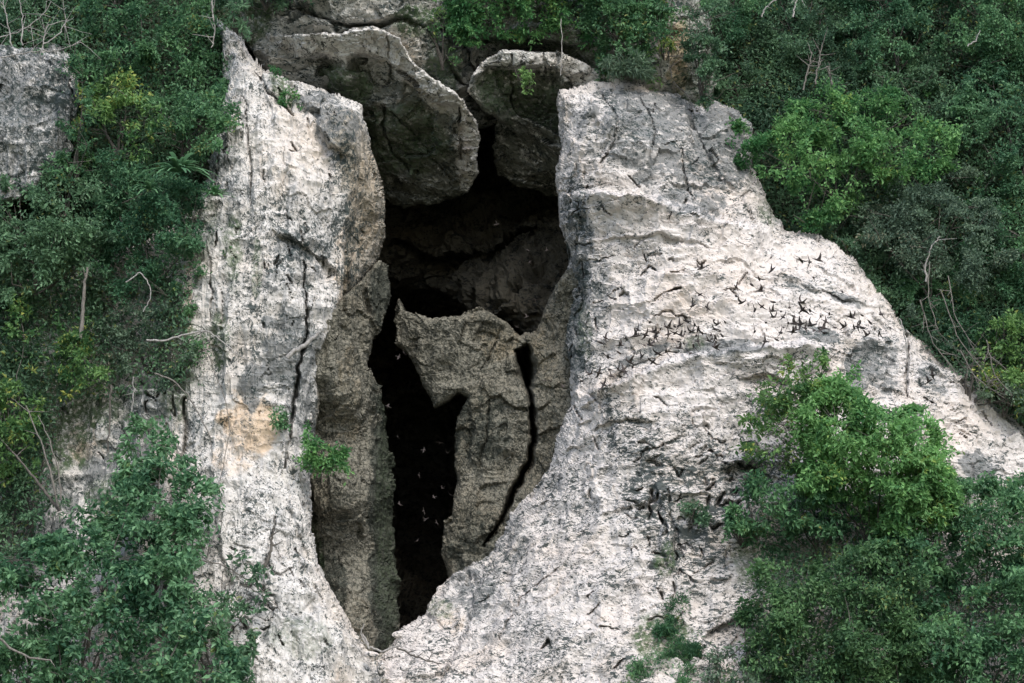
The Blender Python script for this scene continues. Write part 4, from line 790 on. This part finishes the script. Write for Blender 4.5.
# ------------------------------------------------------------------ birds
def bird_mesh(name, wing_up, sweep):
    """One continuous slender bird: body spindle with fork tail, two long pointed wings."""
    V = []; Fc = []
    prof = [(-.16, .004), (-.13, .012), (-.08, .022), (-.02, .031), (.04, .034), (.085, .028), (.105, .022), (.125, .022), (.143, .013), (.158, .003)]
    k = 8
    for x, r in prof:
        for a in range(k):
            th = a / k * 2 * math.pi; V.append((x, math.cos(th) * r, math.sin(th) * r * .9))
    for i in range(len(prof) - 1):
        for a in range(k): Fc.append((i * k + a, i * k + (a + 1) % k, (i + 1) * k + (a + 1) % k, (i + 1) * k + a))
    b = len(V)
    for s in (-1, 1):   # tail fork
        b = len(V); V += [(-.12, 0, .004), (-.12, s * .012, .003), (-.215, s * .034, 0), (-.17, s * .008, 0)]; Fc.append((b, b + 1, b + 2, b + 3))
    for s in (-1, 1):
        b = len(V); n = 7
        for j in range(n):
            q = j / (n - 1); y = s * (.02 + .21 * q * math.cos(wing_up * (.5 + .5 * q))); z = .008 + .21 * q * math.sin(wing_up * (.4 + .6 * q))
            lead = .065 + .02 * math.sin(q * math.pi) - sweep * q * q; ch = .095 * (1 - q) ** .7 + .008
            V += [(lead, y, z + .003), (lead - ch * .5, y, z + .008), (lead - ch, y, z)]
            if j:
                o = b + 3 * j; Fc += [(o - 3, o, o + 1, o - 2), (o - 2, o + 1, o + 2, o - 1)]
    me = np_mesh(name, np.array(V) * 1.1, np.array(Fc), True); me.materials.append(M_bird); return me
t = NT('dusky_feathers'); n = t.noise(t.map((1, 1, 1)), 20, 3)
M_bird = t.out(t.mix(t.ramp(n, .4, .6), (.035, .027, .026), (.06, .05, .045)), .75)
BM = {'banking on upright wings': bird_mesh('bird_banking', .35, .06), 'gliding on level wings': bird_mesh('bird_gliding', .12, .09), 'beating its raised wings': bird_mesh('bird_flapping', 1.0, .05)}
WB = [(736,287),(736,296),(742,302.5),(693,305.5),(707.5,308),(714,320),(725,322),(718,324),(700,294.5),(702,268),(772,270),(759,278.5),(752,285),(760,291),(755,310),(773,302),(773,311),(773,317),(781,311.5),(783,317),
 (789.6,307.6),(802,302.7),(802,310),(794,316.5),(810,310.4),(820.6,316.4),(762,306.5),(801,260.4),(810,262),(818,260),(813.5,277.5),(788.5,323),(795.4,323.6),(801.4,324),(812,325),(766,322.5),(771,257.7),(842.4,291.7),(829.3,313.7),(825.5,321.5),
 (850.7,317),(862,315.3),(860,322.5),(869.6,322),(881.4,314.2),(650.2,322),(660.6,329.3),(645.3,334.8),(637.6,329.3),(635.4,336),(653,332),(656,337),(654,341.4),(650.8,345),(644.4,345.2),(642,356.2),(634.3,352.9),(625.5,338),(619.5,345.2),(618.4,352.3),
 (608,356.7),(630,362.2),(632.7,367),(610,369.4),(618,369),(623,371),(598.6,372.7),(611.2,376),(619.5,376),(658,353.4),(600.3,342.5),(605.8,338),(653,361.7),(581.6,381),(590.4,373.8),(603.6,384.3),(668.7,327.6),(668.2,334.2),(674.8,326.5),(680,325),
 (675.3,333),(672,339.2),(680.5,335.3),(678,341.4),(684,343.6),(678.6,348),(685.2,331.5),(694.5,325),(692,331.5),(698,329.3),(696.2,335.8),(697.3,341),(693.4,346),(690.2,353.4),(702.5,333.2),(711,334.8),(715.4,329.3),(715.4,337),(720,331),(716,342),(716,348),
 (722,335.5),(666,350.7),(685,316.5),(687,321),(708.8,340.8),(754.8,331.5),(765.7,341.4),(776.5,339.7),(780.6,332.6),(783.5,327.5),(796,329.6),(804.8,328),(814,330.5),(819.6,329.3),(824,328),(792,332),(825,333),(834.8,327.7),(843.8,327),(854,327),(863,328),
 (858,326.8),(875,329.3),(879,333.5),(866.7,335.3),(890.3,328.2),(928.5,381.6),(933,375)]
CB = [(388,406.5),(397.6,436.6),(439.6,443),(423.5,450),(419,475.4),(447,452.7),(384.7,462.4),(434.3,497),(450.4,494.7),(423.5,511),(436.4,522.7),(425.5,519.5),(417,541),(399.8,504.4),(442.9,488.3),(496.2,224.4),(546.8,250.2),(527.5,250.2),(530,262),(535,299.8),(526.4,317),(516.7,326.7),(556.5,369.8),(551,381.6),(544.7,380.5),(398.3,356.9),(403.7,352.5),(563,386)]
ORD = ['first', 'second', 'third', 'fourth', 'fifth', 'sixth', 'seventh', 'eighth', 'ninth', 'tenth', 'eleventh', 'twelfth', 'thirteenth', 'fourteenth']
ZONES = [(575, 626, "at the cave edge"), (626, 663, 'x'), (663, 689, 'left of the tall bird column'), (689, 728, 'at the tall bird column'), (728, 778, 'left of the sparse bush top'),
         (778, 812, 'above the sparse bush'), (812, 846, 'above the bright bush'), (846, 900, 'above the dark grey streak'), (900, 960, 'by the pale vine')]
ZONES[1] = (626, 663, 'inside the left flock')
poses = ['banking on upright wings', 'banking on upright wings', 'gliding on level wings', 'beating its raised wings']
bi = 0
for z0, z1, zn in ZONES:
    zb = sorted([b for b in WB if z0 <= b[0] < z1], key=lambda b: b[1])
    nrow = max(1, math.ceil(len(zb) / 6)); per = math.ceil(len(zb) / nrow)
    rows = [zb[i:i + per] for i in range(0, len(zb), per)]
    rn = {1: [''], 2: ['upper row', 'lower row'], 3: ['top row', 'middle row', 'bottom row'], 4: ['top row', 'second row', 'third row', 'bottom row']}[len(rows)]
    for row, rname in zip(rows, rn):
        for i, (u, v) in enumerate(sorted(row)):
            pose = poses[bi % 4] if bi % 7 else poses[2]; bi += 1
            o = bpy.data.objects.new('bird', BM[pose]); COL.objects.link(o)
            o.location = P(u, v, random.uniform(-13, -7)); 
            if pose.startswith('bank'): o.rotation_euler = (R(random.choice([-1, 1]) * random.uniform(50, 88)), R(random.uniform(-25, 25)), R(90 + random.uniform(-50, 50) + random.choice([0, 180])))
            elif pose.startswith('glid'): o.rotation_euler = (R(random.uniform(15, 40)), R(random.uniform(-20, 20)), R(90 + random.uniform(-45, 45)))
            else: o.rotation_euler = (R(random.uniform(-30, 30)), R(random.uniform(-25, 25)), R(random.uniform(-60, 60) + random.choice([0, 180])))
            o.scale = (random.uniform(1.0, 1.3),) * 3
            tag(o, f"bird {pose}, {ORD[i]} from left{', ' + rname if rname else ''}, {zn}", 'bird', 'birds flying in front of the pale right buttress')
cz = [(0, 300, 'in the dark upper cave'), (300, 345, 'in the gap above the brown slab'), (345, 400, 'before the brown slab'), (400, 470, 'in the upper black opening'), (470, 508, 'halfway down the black opening'), (508, 600, 'low in the black opening')]
for z0, z1, zn in cz:
    for i, (u, v) in enumerate(sorted([b for b in CB if z0 <= b[1] < z1])):
        pose = poses[bi % 4]; bi += 1
        o = bpy.data.objects.new('bird', BM[pose]); COL.objects.link(o)
        o.location = P(u, v, random.uniform(-2.5, 1.0)); o.rotation_euler = (R(random.uniform(-80, 80)), R(random.uniform(-30, 30)), R(random.uniform(0, 360))); o.scale = (random.uniform(.5, .75),) * 3
        tag(o, f"faint bird {pose}, {ORD[i]} from left {zn}", 'bird', 'birds flying in front of the dark cave')

# ------------------------------------------------------------------ light
w = bpy.data.worlds.new('World'); S.world = w; w.use_nodes = True
nt = w.node_tree; nt.nodes.clear()
sky = nt.nodes.new('ShaderNodeTexSky'); sky.sky_type = 'NISHITA'; sky.sun_disc = False
SE, SA = R(52), R(160)      # elevation; azimuth measured from +Y clockwise (behind the camera, a little to the right)
sky.sun_elevation = SE; sky.sun_rotation = SA; sky.air_density = 1.2; sky.dust_density = 3.0; sky.ozone_density = 1.0
bg = nt.nodes.new('ShaderNodeBackground'); bg.inputs[1].default_value = 0.15
wo = nt.nodes.new('ShaderNodeOutputWorld'); nt.links.new(sky.outputs[0], bg.inputs[0]); nt.links.new(bg.outputs[0], wo.inputs[0])
sl = bpy.data.lights.new('sun', 'SUN'); sl.energy = 1.0; sl.angle = R(28); sl.color = (1, .975, .95)
so = bpy.data.objects.new('sun', sl); COL.objects.link(so)
from mathutils import Vector
dv = Vector((math.sin(SA) * math.cos(SE), math.cos(SA) * math.cos(SE), math.sin(SE)))
so.rotation_euler = dv.to_track_quat('Z', 'Y').to_euler(); so.location = (20, -80, 80)
S.view_settings.view_transform = 'Standard'; S.view_settings.look = 'None'; S.view_settings.exposure = 0.97; S.view_settings.gamma = 1.0
S.view_settings.use_curve_mapping = False
S.render.engine = 'CYCLES'; S.cycles.max_bounces = 5; S.cycles.diffuse_bounces = 3; S.cycles.transparent_max_bounces = 4
